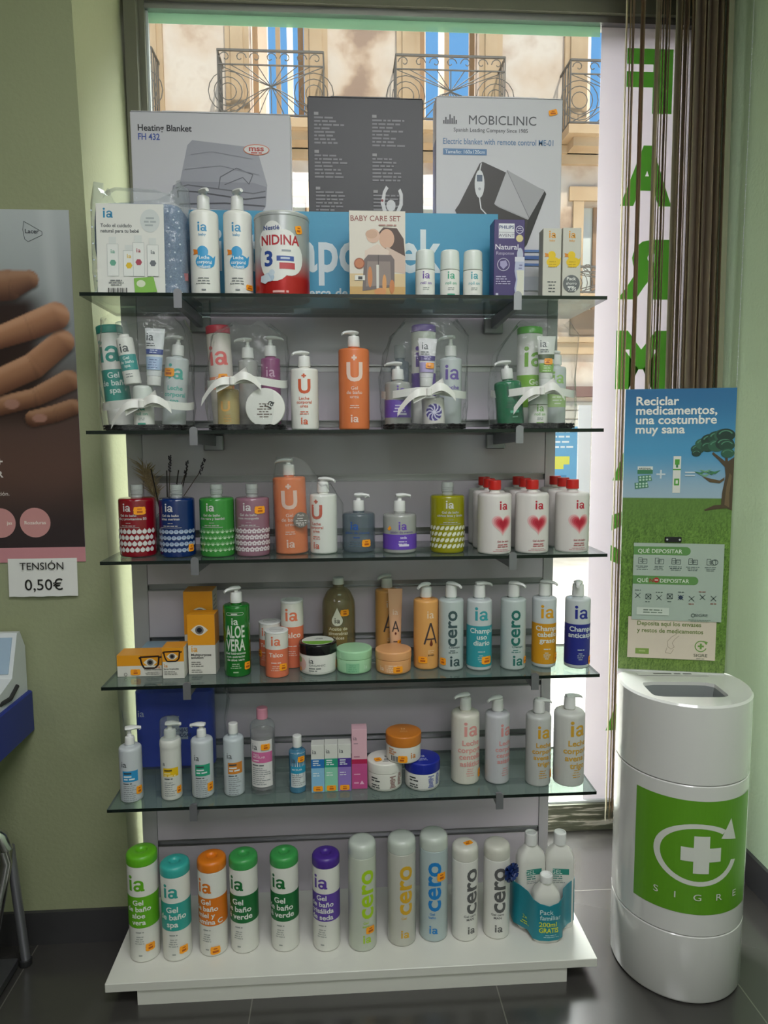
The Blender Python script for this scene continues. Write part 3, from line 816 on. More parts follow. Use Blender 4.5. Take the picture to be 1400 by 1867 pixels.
deco(stk, bin_map, [r_(-0.163, 0.144, 0.232, 0.512, '#5f9a22/0.35'),
    ring_(-0.012, 0.380, 0.086, 0.101, W_, 50, 345, 40, 0.76),
    p_([(0.040, 0.420), (0.066, 0.466), (0.084, 0.411)], W_),
    r_(-0.024, 0.012, 0.335, 0.427, W_), r_(-0.052, 0.040, 0.364, 0.398, W_)] +
    [t_(ch_, 0.0165, u, 0.268, W_, 0.0, wx=1.25) for ch_, u in zip('SIGRE', (-0.104, -0.061, -0.012, 0.040, 0.086))], 0.008, 0.0006, 0.0002)
stk.build('sticker', bn, smooth=False, flip=False)['label'] = 'green sticker with white cross and arrow ring'
hd = MB().loft(bin_rings([(0.5485, 0.002), (0.5505, 0.0), (0.735, 0.0), (0.740, 0.004)]), 'bin_white', cap=False)
outer = [(x, y) for x, y in bin_outline(0.151, 0.156, 0.091)]
N_ = len(outer)
def hole_pt(x, y):
    """Where the ray towards (x, y) meets the rounded rim of the hand opening."""
    hx0, hx1, hy0, hy1 = -0.105, 0.075, -0.095, 0.010
    cx, cy2 = (hx0 + hx1) / 2, (hy0 + hy1) / 2; ax, ay = (hx1 - hx0) / 2, (hy1 - hy0) / 2
    dx, dy = x - cx, y - cy2; k = (abs(dx / ax) ** 7 + abs(dy / ay) ** 7) ** (-1 / 7)
    return cx + dx * k, cy2 + dy * k
inner = [hole_pt(x, y) for x, y in outer]
hd.loft([[(x, y, 0.740) for x, y in outer], [(x, y, 0.7385) for x, y in inner], [(x * 0.985, y * 0.985, 0.730) for x, y in inner]], 'bin_white', cap=False)
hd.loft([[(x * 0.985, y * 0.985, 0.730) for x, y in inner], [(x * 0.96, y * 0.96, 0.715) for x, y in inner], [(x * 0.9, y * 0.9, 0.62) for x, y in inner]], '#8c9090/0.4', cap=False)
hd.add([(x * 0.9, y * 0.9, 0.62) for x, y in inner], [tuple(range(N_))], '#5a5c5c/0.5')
deco(hd, top_map(0.7402), [r_(-0.095, 0.085, 0.052, 0.078, '#dcdcd8/0.3'), small_print(-0.08, 0.07, 0.070, 1, 1, 0.008, '#6d6d6a', seed=8)], None)
hd.build('head', bn, sharp=30)
MB().lathe(fillet([(0, 0), (0.007, 0), (0.007, 0.008), (0.003, 0.014), (0, 0.014)], 0.002), 'chrome', 14, fn=lambda x, y, z: (0.155 + z, y + 0.02, 0.40 + x)).build('lock', bn)

bp = thing('display_poster', 'tall recycling poster of tree and meadow standing behind the white bin', 'poster', (0.803 + 0.001, 0.0157, 0), -13.3)
bp.location = (0.803 + 0.082 * 0.23, 0.0157 + 0.082 * 0.973, 0)
MB().box(-0.129, 0.136, 0.0015, 0.0075, 0.735, 1.474, '#d6d8d4/0.5').build('board', bp)
PW, PH, P0, PX = 0.265, 0.730, 0.744, -0.129
rg = random.Random(11)
BL = [[rg.random() for _ in range(260)] for _ in range(320)]
def meadow(x, z):
    h = z / PH; u = (x + PW) / PW
    if h > 0.62:
        t = (h - 0.62) / 0.38
        c = mix(lin('#9db4c4')[:3], lin('#4b95bf')[:3], sm(0, 0.45, t)); c = mix(c, lin('#1c6496')[:3], sm(0.4, 1.0, t))
        return mix(c, lin('#2f6f9c')[:3], 0.35 * sm(0.6, 1, u) * sm(0.3, 1, t))
    t = h / 0.62
    j = int(h * 300) % 320; i = int(u * 130) % 260
    nz = BL[j][i] * 0.5 + BL[(j // 3) % 320][i] * 0.3 + BL[(j // 9) % 320][(i // 2)] * 0.2
    c = mix(lin('#2c4a18')[:3], lin('#7fa84a')[:3], nz)
    c = mix(c, lin('#5d7f3a')[:3], sm(0.75, 1.0, t) * 0.8)
    return mix(c, lin('#8a8a5a')[:3], 0.35 * (1 - sm(0.0, 0.25, t)) * nz)
g = photo_grid('printed_photo', bp, PW, PH, 120, 300, meadow); g.location = (PX + PW, 0, P0)
def px(u, v): return (PX + u * PW, P0 + (1 - v) * PH)      # u, v across and down the sheet, 0..1
d = MB(); I = []
for k, s_ in enumerate(('Reciclar', 'medicamentos,', 'una costumbre', 'muy sana')):
    a = px(0.10, 0.055 + 0.0325 * k); I.append(t_(s_, 0.0215, a[0], a[1], '#e8e6de', 0.022, 'l', wx=1.08))
def pb(u0, u1, v0, v1, key): a, b = px(u0, v1), px(u1, v0); return r_(a[0], b[0], a[1], b[1], key)
I += [pb(.13, .27, .268, .284, '#d8dcd8'), pb(.13, .27, .280, .294, '#3c7a54'), t_('ARSENAL', .005, px(.2, 0)[0], px(0, .279)[1], '#2a4a38', .02)]
for u0, v0 in ((.135, .302), (.105, .326)):
    a = px(u0, v0); I.append(p_([(a[0], a[1]), (a[0] + .031, a[1] + .004), (a[0] + .035, a[1] - .011), (a[0] + .002, a[1] - .016)], '#4f8468'))
    for k in range(8): I.append(c_(a[0] + .006 + .0078 * (k % 4), a[1] - .003 - .007 * (k // 4) + .0007 * (k % 4), .0026, '#b9d4c4', n=10))
a = px(.345, .295); I += [r_(a[0] - .011, a[0] + .011, a[1] - .002, a[1] + .002, '#c9d4da'), r_(a[0] - .002, a[0] + .002, a[1] - .011, a[1] + .011, '#c9d4da')]
I += [pb(.455, .525, .232, .360, '#dcdcd4'), pb(.47, .512, .243, .262, '#4e9a38'), pb(.48, .50, .262, .272, '#3c7a54'), pb(.455, .525, .276, .281, '#4e9a38'), pb(.468, .515, .310, .334, '#4e9a38'), pb(.482, .503, .316, .328, '#dcdcd4')]
a = px(.61, .293); I += [r_(a[0] - .012, a[0] + .012, a[1] + .002, a[1] + .005, '#c9d4da'), r_(a[0] - .012, a[0] + .012, a[1] - .006, a[1] - .003, '#c9d4da')]
def poly(pts, key): return p_([px(u, v) for u, v in pts], key)
I += [poly([(.90, .40), (.905, .36), (.93, .30), (.92, .27), (.86, .245), (.80, .225), (.81, .218), (.88, .238), (.92, .250), (.915, .215), (.935, .215), (.945, .25), (1.0, .235), (1.0, .42), (.95, .412), (.86, .415), (.76, .422), (.75, .418), (.84, .402)], '#4d3f2c'),
      poly([(.93, .40), (.94, .34), (.965, .29), (.985, .30), (.97, .36), (.975, .41)], '#6e5c40'),
      poly([(.72, .302), (.80, .310), (.88, .316), (.92, .305), (.92, .315), (.88, .326), (.79, .322)], '#5b4a30')]
for k, (u, v, rr) in enumerate([(.67, .208, .026), (.72, .190, .032), (.78, .178, .036), (.84, .168, .036), (.90, .162, .038), (.95, .160, .036), (.76, .200, .028), (.84, .196, .034), (.91, .190, .036), (.955, .195, .030), (.95, .222, .026), (.66, .222, .018)]):
    a = px(u, v); rr *= .62; a = (min(a[0], PX + PW - rr), a[1])
    I += [c_(a[0], a[1], rr, ('#1f4434', '#2c5a44', '#17352c')[k % 3], rr * .72), ring_(a[0], a[1], rr * .62, rr * .78, '#4e8468', 20, 170, 10, .7)]
for k, (u, v) in enumerate([(.70, .290), (.75, .284), (.80, .290), (.74, .298), (.83, .287)]):
    a = px(u, v); I.append(p_([(a[0] - .016, a[1] + .004), (a[0], a[1] + .001), (a[0] + .014, a[1] + .005), (a[0] + .002, a[1] - .005)], ('#3f7a52', '#74a484')[k % 2]))
deco(d, front_map(-0.0002), I, None, 0.0003, 0.00002)
d.build('headline', bp, smooth=False, flip=False)
hk = MB().rbox(*[PX + PW * .40, PX + PW * .555], -0.006, 0.0, P0 + PH * (1 - .533), P0 + PH * (1 - .515), '#17171a/0.4', .002)
for u in (.42, .535): hk.lathe([(0, 0), (.0025, 0), (.0025, .001), (0, .001)], 'grey_white', 10, fn=lambda x, y, z, u=u: (PX + PW * u + x, -0.006 - z, P0 + PH * .476 + y))
hk.build('hook', bp)['label'] = 'small black clip on the poster'
sh = MB()
def card(u0, u1, v0, v1, key, y): a, b = px(u0, v1), px(u1, v0); return MB().box(a[0], b[0], y - 0.0012, y, a[1], b[1], key)
c2 = card(.085, .905, .805, .955, '#d6c9b8/0.5', -0.0012)
I = []
for k, s_ in enumerate(('Deposita aquí los envases', 'y restos de medicamentos')):
    a = px(.17, .835 + .0255 * k); I.append(t_(s_, .0115, a[0], a[1], '#6d7f42', .02, 'l', wx=0.96))
a = px(.77, .905); I += [ring_(a[0], a[1], .0125, .0150, '#6f9a48', 60, 340, 24), r_(a[0] - .0075, a[0] + .0075, a[1] - .0025, a[1] + .0025, '#6f9a48'), r_(a[0] - .0025, a[0] + .0025, a[1] - .0075, a[1] + .0075, '#6f9a48'),
      p_([(a[0] + .005, a[1] + .015), (a[0] + .017, a[1] + .012), (a[0] + .013, a[1] + .004)], '#6f9a48'), t_('SIGRE', .008, a[0], a[1] - .028, '#4c5540', .01, wx=1.2), small_print(a[0] - .016, a[0] + .016, a[1] - .032, 1, 1, .002, '#8a8a78')]
a = px(.16, .935); I += [r_(a[0], a[0] + .034, a[1] - .004, a[1] + .011, '#7f9a4a'), small_print(a[0] + .004, a[0] + .03, a[1] + .006, 1, 1, .004, '#a8b878')]
h0 = px(.48, .90); I.append(line_([(h0[0] + .018, h0[1] + .028), (h0[0] + .004, h0[1] + .018), (h0[0] - .006, h0[1] + .006), (h0[0] - .004, h0[1] - .008), (h0[0] + .004, h0[1] - .014), (h0[0] + .012, h0[1] - .008), (h0[0] + .006, h0[1] + .002), (h0[0] + .012, h0[1] + .012), (h0[0] + .022, h0[1] + .022)], .0012, '#a89a88'))
I.append(line_([(h0[0] - .006, h0[1] - .01), (h0[0] - .01, h0[1] - .024), (h0[0] + .004, h0[1] - .026), (h0[0] + .010, h0[1] - .014)], .0012, '#a89a88'))
deco(c2, front_map(-0.0024), I, None, 0.0002, 0.00002)
c2.build('lower_card', bp, smooth=False, flip=False)
c1 = card(.115, .945, .538, .815, '#aab8ac/0.45', -0.0028)
I = [pb(.115, .60, .550, .580, '#5f8f4e'), pb(.115, .68, .655, .685, '#5f8f4e')]
for u, v in ((.60, .565), (.68, .670)): a = px(u, v); I.append(c_(a[0], a[1], .011, '#5f8f4e'))
a = px(.155, .573); I.append(t_('QUÉ DEPOSITAR', .0105, a[0], a[1], '#d8e0d2', .008, 'l', wx=1.0))
a = px(.155, .678); I.append(t_('QUÉ', .0100, a[0], a[1], '#d8e0d2', .008, 'l', wx=1.0))
a = px(.27, .678); I.append(t_('N', .0100, a[0], a[1], '#9a2a2c', .02, 'l'))
a = px(.335, .670); I += [c_(a[0], a[1], .0068, '#b03030'), r_(a[0] - .0042, a[0] + .0042, a[1] - .0012, a[1] + .0012, '#e0d8d0')]
a = px(.37, .678); I.append(t_('DEPOSITAR', .0100, a[0], a[1], '#d8e0d2', .008, 'l', wx=1.0))
K = '#3c4a48'
for k, u in enumerate((.20, .355, .51, .665, .83)):
    a = px(u, .602)
    I += [line_([(a[0] - .010, a[1] - .007), (a[0] - .010, a[1] + .008), (a[0] - .001, a[1] + .008), (a[0] - .001, a[1] - .007), (a[0] - .010, a[1] - .007)], .0011, K), line_([(a[0] + .001, a[1] - .007), (a[0] + .001, a[1] + .005), (a[0] + .011, a[1] + .005), (a[0] + .011, a[1] - .007), (a[0] + .001, a[1] - .007)], .0011, K),
          small_print(a[0] - .009, a[0] + .010, a[1] + .003, 2, .004, .0012, K, seed=k), small_print(a[0] - .017, a[0] + .017, a[1] - .013, 3, .0042, .0018, '#5c6a66', seed=k + 20)]
I.append(ring_(px(.865, .602)[0], px(.865, .602)[1], .006, .0075, K))
for k in range(8):
    a = px(.165 + .1 * k, .727 + .003 * (k % 3)); q = .0065
    I += [line_([(a[0] - q, a[1] - q), (a[0] + q, a[1] + q)], .0014, K), line_([(a[0] - q, a[1] + q), (a[0] + q, a[1] - q)], .0014, K)]
    if k in (1, 3): I.append(line_([(a[0] - q, a[1] - q), (a[0] - q, a[1] + q), (a[0] + q, a[1] + q), (a[0] + q, a[1] - q), (a[0] - q, a[1] - q)], .0013, K))
    if k == 4: I.append(p_([(a[0] - q, a[1]), (a[0], a[1] - q), (a[0] + q, a[1]), (a[0], a[1] + q)], '#2c3c5a'))
    I.append(c_(a[0], a[1], .0022, K, n=8))
    I.append(small_print(a[0] - .010, a[0] + .010, a[1] + (.015 if k % 2 == 0 else -.013), 1, 1, .002, '#4c5a56' if k < 5 else '#8a4038', seed=k + 40))
a = px(.31, .783); I += [r_(a[0] - .040, a[0] + .040, a[1] - .010, a[1] + .010, '#c6cfc4'), small_print(a[0] - .034, a[0] + .034, a[1] + .005, 2, .0065, .003, '#6f7f70', seed=60)]
a = px(.745, .797); I += [ring_(a[0] - .016, a[1] + .003, .0035, .005, K, n=14), t_('SIGRE', .0075, a[0] + .004, a[1], K, .0, wx=1.2), small_print(a[0] - .035, a[0] + .035, a[1] - .008, 2, .004, .0014, '#6f7f70', seed=61)]
deco(c1, front_map(-0.0040), I, None, 0.0002, 0.00002)
c1.build('upper_card', bp, smooth=False, flip=False)

# ------------------------------------------------------------------ product builders
WP = 'white_plastic'
def sec_lathe(mb, prof, key, sy=1.0, bands=None, n=30): mb.lathe(prof, key, n, 1.0, sy, bands=bands)
def pump_part(parent, z, H, ang=0.0, key=WP, cr=0.0150, ch=0.026, reach=0.038, name='pump', scale=1.0, ring=None):
    """Dispenser pump: ribbed collar, thin stem and a drooping nozzle head."""
    mb = MB(); ca, sa = math.cos(math.radians(ang)), math.sin(math.radians(ang))
    mb.lathe(fillet([(0, z), (cr, z), (cr * 0.93, z + ch), (0.006, z + ch), (0.0055, z + ch + 0.006), (0.0042, z + ch + 0.006), (0.0042, H - 0.008), (0, H - 0.008)], [0, .001, .003, .002, .001, 0, 0, 0], 2), key, 20)
    if ring: mb.lathe([(cr * 1.08, z - 0.004), (cr * 1.1, z), (cr * 1.02, z + 0.002)], ring, 20)
    rings = []
    for s, w, h, dz in ((-0.0125, .004, .002, 0), (-0.011, .009, .0042, 0), (0, .0118, .0055, 0), (.011, .0098, .0052, 0.0004), (.022, .0064, .0042, -.0004), (.032, .0048, .0036, -.002), (reach, .0040, .0032, -.0055)):
        s *= 0.86
        rings.append([((s * ca - w * math.cos(t) * sa), (s * sa + w * math.cos(t) * ca), H - 0.006 + dz + h * math.sin(t)) for t in [2 * PI * k / 12 for k in range(12)]])
    mb.loft(rings, key)
    return mb.build(name, parent)

def pump_bottle(name, label, loc, r, hb, H, body, items=(), rz=0.0, ang=0.0, cap=WP, group=None, neck=0.0125, sh=0.012, sy=1.0, lean=(0, 0), sticker=None, bands=None, cr=0.0150, ch=0.026, cat='bottle', neckkey=None, reach=0.038, base_r=0.005):
    t = thing(name, label, cat, loc, rz, group, lean)
    prof = fillet([(0, 0), (r, 0), (r, hb), (neck, hb + 0.001), (neck, hb + 0.006), (0, hb + 0.006)], [0, base_r, sh, 0.001, 0, 0])
    if bands:
        zs = sorted({z for b in bands for z in b[:2]})
        q = []
        for a, b in zip(prof, prof[1:]):
            q.append(a)
            if abs(a[0] - b[0]) < 1e-6 and b[1] > a[1]:
                q += [(a[0], z) for z in zs if a[1] + 1e-5 < z < b[1] - 1e-5]
        prof = q + [prof[-1]]
    mb = MB(); sec_lathe(mb, prof, body, sy, bands)
    mp = cyl_map([p for p in prof], 1.0, sy)
    deco(mb, mp, list(items))
    mb.build('body', t)
    pump_part(t, hb + 0.005, H, ang, cap, cr, ch, reach)
    if sticker: price(t, mp, *sticker)
    return t

def cap_bottle(name, label, loc, r, H, caph, body, cap, items=(), rz=0.0, group=None, sy=1.0, lean=(0, 0), sticker=None, bands=None, dimple=True, cat='bottle', th0=0.0, capr=None, caprad=0.012, stick_top=None):
    """Straight shower gel bottle with a broad flip cap as wide as the body."""
    t = thing(name, label, cat, loc, rz, group, lean)
    z1 = H - caph; zs = sorted({z for b in (bands or []) for z in b[:2]})
    prof = fillet([(0, 0), (r, 0)] + [(r, z) for z in zs] + [(r, z1), (0, z1)], [0, 0.006] + [0] * len(zs) + [0.002, 0], 4)
    mb = MB(); sec_lathe(mb, prof, body, sy, bands, 32)
    mp = cyl_map(prof, 1.0, sy, th0); deco(mb, mp, list(items)); mb.build('body', t)
    cr = capr or r * 1.02
    cp = [(r * 0.97, z1 + 0.0004), (cr, z1 + 0.0008), (cr, H)]
    cp += [(0.014, H + 0.001), (0.010, H - 0.005), (0, H - 0.006)] if dimple else [(0, H)]
    cp = fillet(cp, [0, 0.001, caprad] + ([0.004, 0.004, 0] if dimple else [0]), 5)
    MB().lathe(cp, cap, 32, 1.0, sy).build('cap', t, sharp=60)
    if sticker: price(t, mp, *sticker)
    if stick_top: price(t, top_map(H - 0.001), *stick_top, step=None)
    return t

def screw_bottle(name, label, loc, r, hb, H, body, cap, items=(), rz=0.0, group=None, sy=1.0, neck=0.012, caprr=0.0125, sh=0.01, lean=(0, 0), sticker=None, bands=None, cat='bottle', label_part=None, ribs=False, fillz=None):
    """Bottle with a narrow neck and a screw cap."""
    t = thing(name, label, cat, loc, rz, group, lean)
    zs = sorted({z for b in (bands or []) for z in b[:2] if z < hb - sh})
    prof = fillet([(0, 0.001), (r * 0.96, 0)] + [(r, 0.004)] + [(r, z) for z in zs] + [(r, hb), (neck, hb + 0.0015), (neck, hb + 0.008), (0, hb + 0.008)], [0, 0.003, 0.002] + [0] * len(zs) + [sh, 0.002, 0, 0])
    mb = MB(); sec_lathe(mb, prof, body, sy, bands)
    mp = cyl_map(prof, 1.0, sy); deco(mb, mp, list(items)); mb.build('body', t)
    z = hb + 0.0085
    cp = [(0, z), (caprr, z)]
    if ribs:
        k = 5
        for i in range(k): cp += [(caprr, z + (H - z) * 0.55 * (i + 0.2) / k), (caprr * 1.06, z + (H - z) * 0.55 * (i + 0.5) / k), (caprr, z + (H - z) * 0.55 * (i + 0.8) / k)]
        cp += [(caprr * 1.02, z + (H - z) * 0.62), (caprr * 1.0, H), (0, H)]
    else: cp = fillet(cp + [(caprr * 0.98, H), (0, H)], [0, 0.001, 0.002, 0])
    MB().lathe(cp, cap, 22).build('cap', t)
    if sticker: price(t, mp, *sticker)
    return t

def jar(name, label, loc, r, H, lidh, body, lid, items=(), top=(), rz=0.0, group=None, lidr=1.02, sticker=None, band=None, stick_top=None, cat='jar'):
    t = thing(name, label, cat, loc, rz, group)
    z1 = H - lidh
    prof = fillet([(0, 0), (r * 0.98, 0), (r, z1), (0, z1)], [0, 0.006, 0.002, 0])
    mb = MB().lathe(prof, body, 36)
    mp = cyl_map(prof); deco(mb, mp, list(items)); mb.build('body', t)
    lm = MB().lathe(fillet([(0, z1 + 0.0005), (r * lidr, z1 + 0.0005), (r * lidr, H), (0, H)], [0, 0.001, 0.004, 0]), lid, 36)
    deco(lm, top_map(H), list(top), None)
    lm.build('lid', t)
    if sticker: price(t, mp, *sticker)
    if stick_top: price(t, top_map(H + 0.001), *stick_top, step=None)
    return t

def carton(name, label, loc, w, d, h, key, front=(), rz=0.0, group=None, side=(), top=(), sticker=None, cat='box', lean=(0, 0), r=0.0008, sidekey=None):
    t = thing(name, label, cat, loc, rz, group, lean)
    mb = MB().rbox(-w / 2, w / 2, -d / 2, d / 2, 0, h, key, r, 1)
    deco(mb, front_map(-d / 2), list(front), None, 0.0002, 0.00008)
    deco(mb, side_map(w / 2), list(side), None, 0.0002, 0.00008)
    deco(mb, top_map(h), list(top), None, 0.0002, 0.00008)
    mb.build('carton', t, smooth=False)
    if sticker: price(t, front_map(-d / 2), *sticker, step=None)
    return t

def tube_pack(name, label, loc, w, H, body, capkey, items=(), rz=0.0, lean=(0, 0), group=None, caph=0.022, sticker=None, up=False, cat='tube'):
    """Cream tube standing on its cap: round at the cap, crimped flat at the top."""
    t = thing(name, label, cat, loc, rz, group, lean)
    rings = []
    for f in (0, 0.12, 0.3, 0.55, 0.8, 0.95, 1.0):
        a = w / 2 * (0.72 + 0.28 * f); b = max(w / 2 * 0.72 * (1 - f ** 1.3), 0.0012); z = caph + (H - caph) * f
        rings.append([(a * math.cos(q), b * math.sin(q), z) for q in [2 * PI * k / 24 for k in range(24)]])
    mb = MB().loft(rings, body)
    def mp(off):
        def fn(u, v):
            f = max(0, min(1, (v - caph) / (H - caph))); a = w / 2 * (0.72 + 0.28 * f); b = max(w / 2 * 0.72 * (1 - f ** 1.3), 0.0012)
            x = max(-a * .999, min(a * .999, u)); return (x, -b * math.sqrt(1 - (x / a) ** 2) - off - 0.0006, v)
        return fn
    sl = []
    for it in items: sl += it if isinstance(it, list) else [it]
    sl2 = []
    for vs, fs, k in sl:                     # bands are sliced along v as well so they follow the taper
        if len(vs) == 4 and abs(vs[0][0] - vs[3][0]) < 1e-9 and vs[2][1] - vs[0][1] > 0.008:
            n = 8; u0, u1, v0, v1 = vs[0][0], vs[1][0], vs[0][1], vs[2][1]
            sl2.append(([(u, v0 + (v1 - v0) * j / n) for j in range(n + 1) for u in (u0, u1)], [(2 * j, 2 * j + 1, 2 * j + 3, 2 * j + 2) for j in range(n)], k))
        else: sl2.append((vs, fs, k))
    deco(mb, mp, sl2, 0.003, 0.0004, 0.0002); mb.build('body', t)
    MB().lathe(fillet([(0, 0), (w * 0.33, 0), (w * 0.35, caph), (0, caph)], [0, 0.002, 0.001, 0]), capkey, 22).build('cap', t)
    if sticker: price(t, mp, *sticker, base=0.004)
    return t

def roll_on(name, label, loc, col, sub, rz=0.0, group=None, r=0.0235, H=0.12):
    t = thing(name, label, 'deodorant', loc, rz, group)
    zb = H * 0.60
    prof = fillet([(0, 0), (r * 0.92, 0), (r, zb * 0.15), (r * 1.0, zb), (0, zb)], [0, 0.004, 0.01, 0.002, 0])
    mb = MB().lathe(prof, 'soft_white', 28)
    deco(mb, cyl_map(prof), [t_('ia', 0.017, 0, zb * 0.70, col), t_('roll on', 0.007, 0, zb * 0.52, col, 0.01), small_print(-0.012, 0.012, zb * 0.42, 2, 0.004, 0.0018, '#9aa09c'), r_(-0.009, 0.009, zb * 0.14, zb * 0.22, sub)])
    mb.build('body', t)
    MB().lathe(fillet([(0, zb + 0.001), (r * 1.0, zb + 0.001), (r * 0.94, H), (0, H)], [0, 0.001, 0.007, 0]), '#dfe4de/0.3', 28).build('cap', t)
    return t
def bow(mb, at, w, key, sl=0.25):
    """Two flat ribbon loops, a knot and two trailing ends."""
    x, y, z = at
    for s in (-1, 1):
        lp = []
        for i in range(13):
            a = i / 12 * PI
            lp.append((x + s * w * 0.62 * math.sin(a), y - 0.004 - 0.014 * math.sin(a * 0.5) * (1 if i < 7 else .55), z + s * sl * w * math.sin(a) + (0.010 if i < 7 else -0.004) * math.sin(a)))
        mb.ribbon(lp, (-0.3 * s, 0.25, 1), 0.019, key)
        mb.ribbon([(x + s * f * w * (1.15 if s > 0 else 1.3), y - 0.010 - 0.010 * math.sin(f * 4), z + s * sl * w * f * 1.3 + 0.010 * math.sin(f * 3.1) - 0.030 * f * f) for f in [k / 9 for k in range(10)]], (-0.4 * s * sl, 0.25, 1), 0.019, key)
    mb.rbox(x - 0.006, x + 0.006, y - 0.020, y - 0.008, z - 0.010, z + 0.010, key, 0.004)
def basket(label, x, y, w, d, H, bow_at, film_top, seed, band=False):
    """Gift basket: dark woven tray, clear cellophane gathered round the goods, white ribbon bow."""
    t = thing('gift_basket', label, 'gift basket', (x, y, TOP[1]), 0, 'wrapped gift baskets')
    rt = random.Random(seed)
    a, b = w / 2, d / 2
    tr = MB(); n = 40
    def el(k, z, wob=0.0): return [(a * k * math.copysign(abs(math.cos(q)) ** 0.6, math.cos(q)) + rt.uniform(-wob, wob), b * k * math.copysign(abs(math.sin(q)) ** 0.6, math.sin(q)) + rt.uniform(-wob, wob), z + rt.uniform(-wob, wob)) for q in [2 * PI * i / n for i in range(n)]]
    tr.loft([el(0.94, 0.0002), el(0.98, 0.001), el(1.0, 0.007, 0.001), el(1.0, 0.012, 0.0012), el(0.97, 0.0135, 0.001), el(0.95, 0.010), el(0.93, 0.004)], 'rattan')
    for j in range(2): tr.tube([p[:2] + (0.004 + j * 0.0062 + 0.0016 * (i % 2),) for i, p in enumerate(el(1.015, 0) + [el(1.015, 0)[0]])], 0.0022, 'rattan', 5)
    tr.build('tray', t)
    f = MB(); rings = []
    m = 44
    for k, (s, z, dx) in enumerate(film_top):
        ring = []
        for i in range(m):
            q = 2 * PI * i / m
            wob = 1 + (0.035 if 0 < k < len(film_top) else 0) * math.sin(q * 7 + k * 1.3 + seed) + 0.03 * math.sin(q * 13 + k * 2.1)
            ring.append((dx + (a * 1.04) * s * wob * math.copysign(abs(math.cos(q)) ** 0.75, math.cos(q)), (b * 1.06) * s * wob * math.copysign(abs(math.sin(q)) ** 0.75, math.sin(q)), z + 0.0005 + (0.006 * math.sin(q * 5 + seed + k) if k else 0)))
        rings.append(ring)
    f.loft(rings, 'cellophane', cap=False)
    f.build('cellophane', t, sharp=80, flip=False)['label'] = 'clear crinkled cellophane wrap'
    r = MB()
    bow(r, (bow_at[0] - x, bow_at[1] - y, bow_at[2]), bow_at[3], '#e8e7e2/0.35')
    ring = [(a * 1.07 * math.cos(q), b * 1.12 * math.sin(q), bow_at[2] + 0.004 * math.sin(q * 3)) for q in [PI + PI * i / 24 for i in range(25)]]
    r.ribbon(ring, (0, 0, 1), 0.018, '#e8e7e2/0.35')
    r.build('ribbon', t, flip=False)['label'] = 'white satin ribbon bow'
    return t

# ------------------------------------------------------------------ top shelf
Z1 = TOP[0]
DK = '#4c5256'; MID = '#8a8f90'
# baby bag with its leaflet
t = thing('baby_bag', 'quilted blue spotted baby bag wrapped in clear plastic behind a leaflet', 'bag', (-0.492, 0.118, Z1))
mb = MB(); rings = []
for z, k in ((0, .95), (.02, 1), (.07, .97), (.12, 1.0), (.17, .98), (.20, .96), (.214, .86), (.218, .6)):
    rings.append([((0.106 * k) * math.copysign(abs(math.cos(q)) ** .45, math.cos(q)) * (1 + .012 * math.sin(z * 160)), 0.052 * k * math.copysign(abs(math.sin(q)) ** .5, math.sin(q)) * (1 + .05 * math.sin(z * 160)), z) for q in [2 * PI * i / 40 for i in range(40)]])
mb.loft(rings, 'baby_cloth')
rs = random.Random(5); dots = []
for j in range(11):
    for i in range(9):
        u = -0.098 + i * 0.0245 + (j % 2) * 0.012; v = 0.012 + j * 0.018
        if u < 0.1: dots.append(c_(u, v, 0.0022, '#c6d2de', n=6))
deco(mb, front_map(-0.0545), dots, None)
mb.build('quilted_body', t)
sb_ = MB()
for zz in (0.165, 0.045): sb_.tube([(-0.106, -0.02, zz), (0, -0.058, zz), (0.106, -0.02, zz)], 0.0018, '#4f6688/0.9', 6)
sb_.build('seam', t)
MB().box(0.098, 0.1075, -0.03, -0.022, 0.045, 0.062, '#b4404c/0.7').build('tag', t)['label'] = 'small red sewn tag'
f = MB(); rings = []
for k, (s, z) in enumerate(((1.06, .0), (1.1, .06), (1.08, .14), (1.08, .205), (1.02, .232))):
    rings.append([(0.102 * s * (1 + .02 * math.sin(i * 1.7 + k)) * math.copysign(abs(math.cos(q)) ** .45, math.cos(q)), 0.056 * s * math.copysign(abs(math.sin(q)) ** .5, math.sin(q)), z + (.012 * math.sin(i * .9) + (.03 * max(0, math.cos(q)) + .022 * max(0, -math.cos(q)) if k == 4 else 0) if k > 2 else 0)) for i, q in enumerate([2 * PI * i / 40 for i in range(40)])])
rings.append([(p[0] * .55 + math.copysign(.03, p[0]), p[1] * .3, p[2] + .006) for p in rings[-1]])
f.loft(rings, 'bag_film', cap=False); f.build('plastic_wrap', t, sharp=80, flip=False)['label'] = 'clear crinkled plastic wrap'
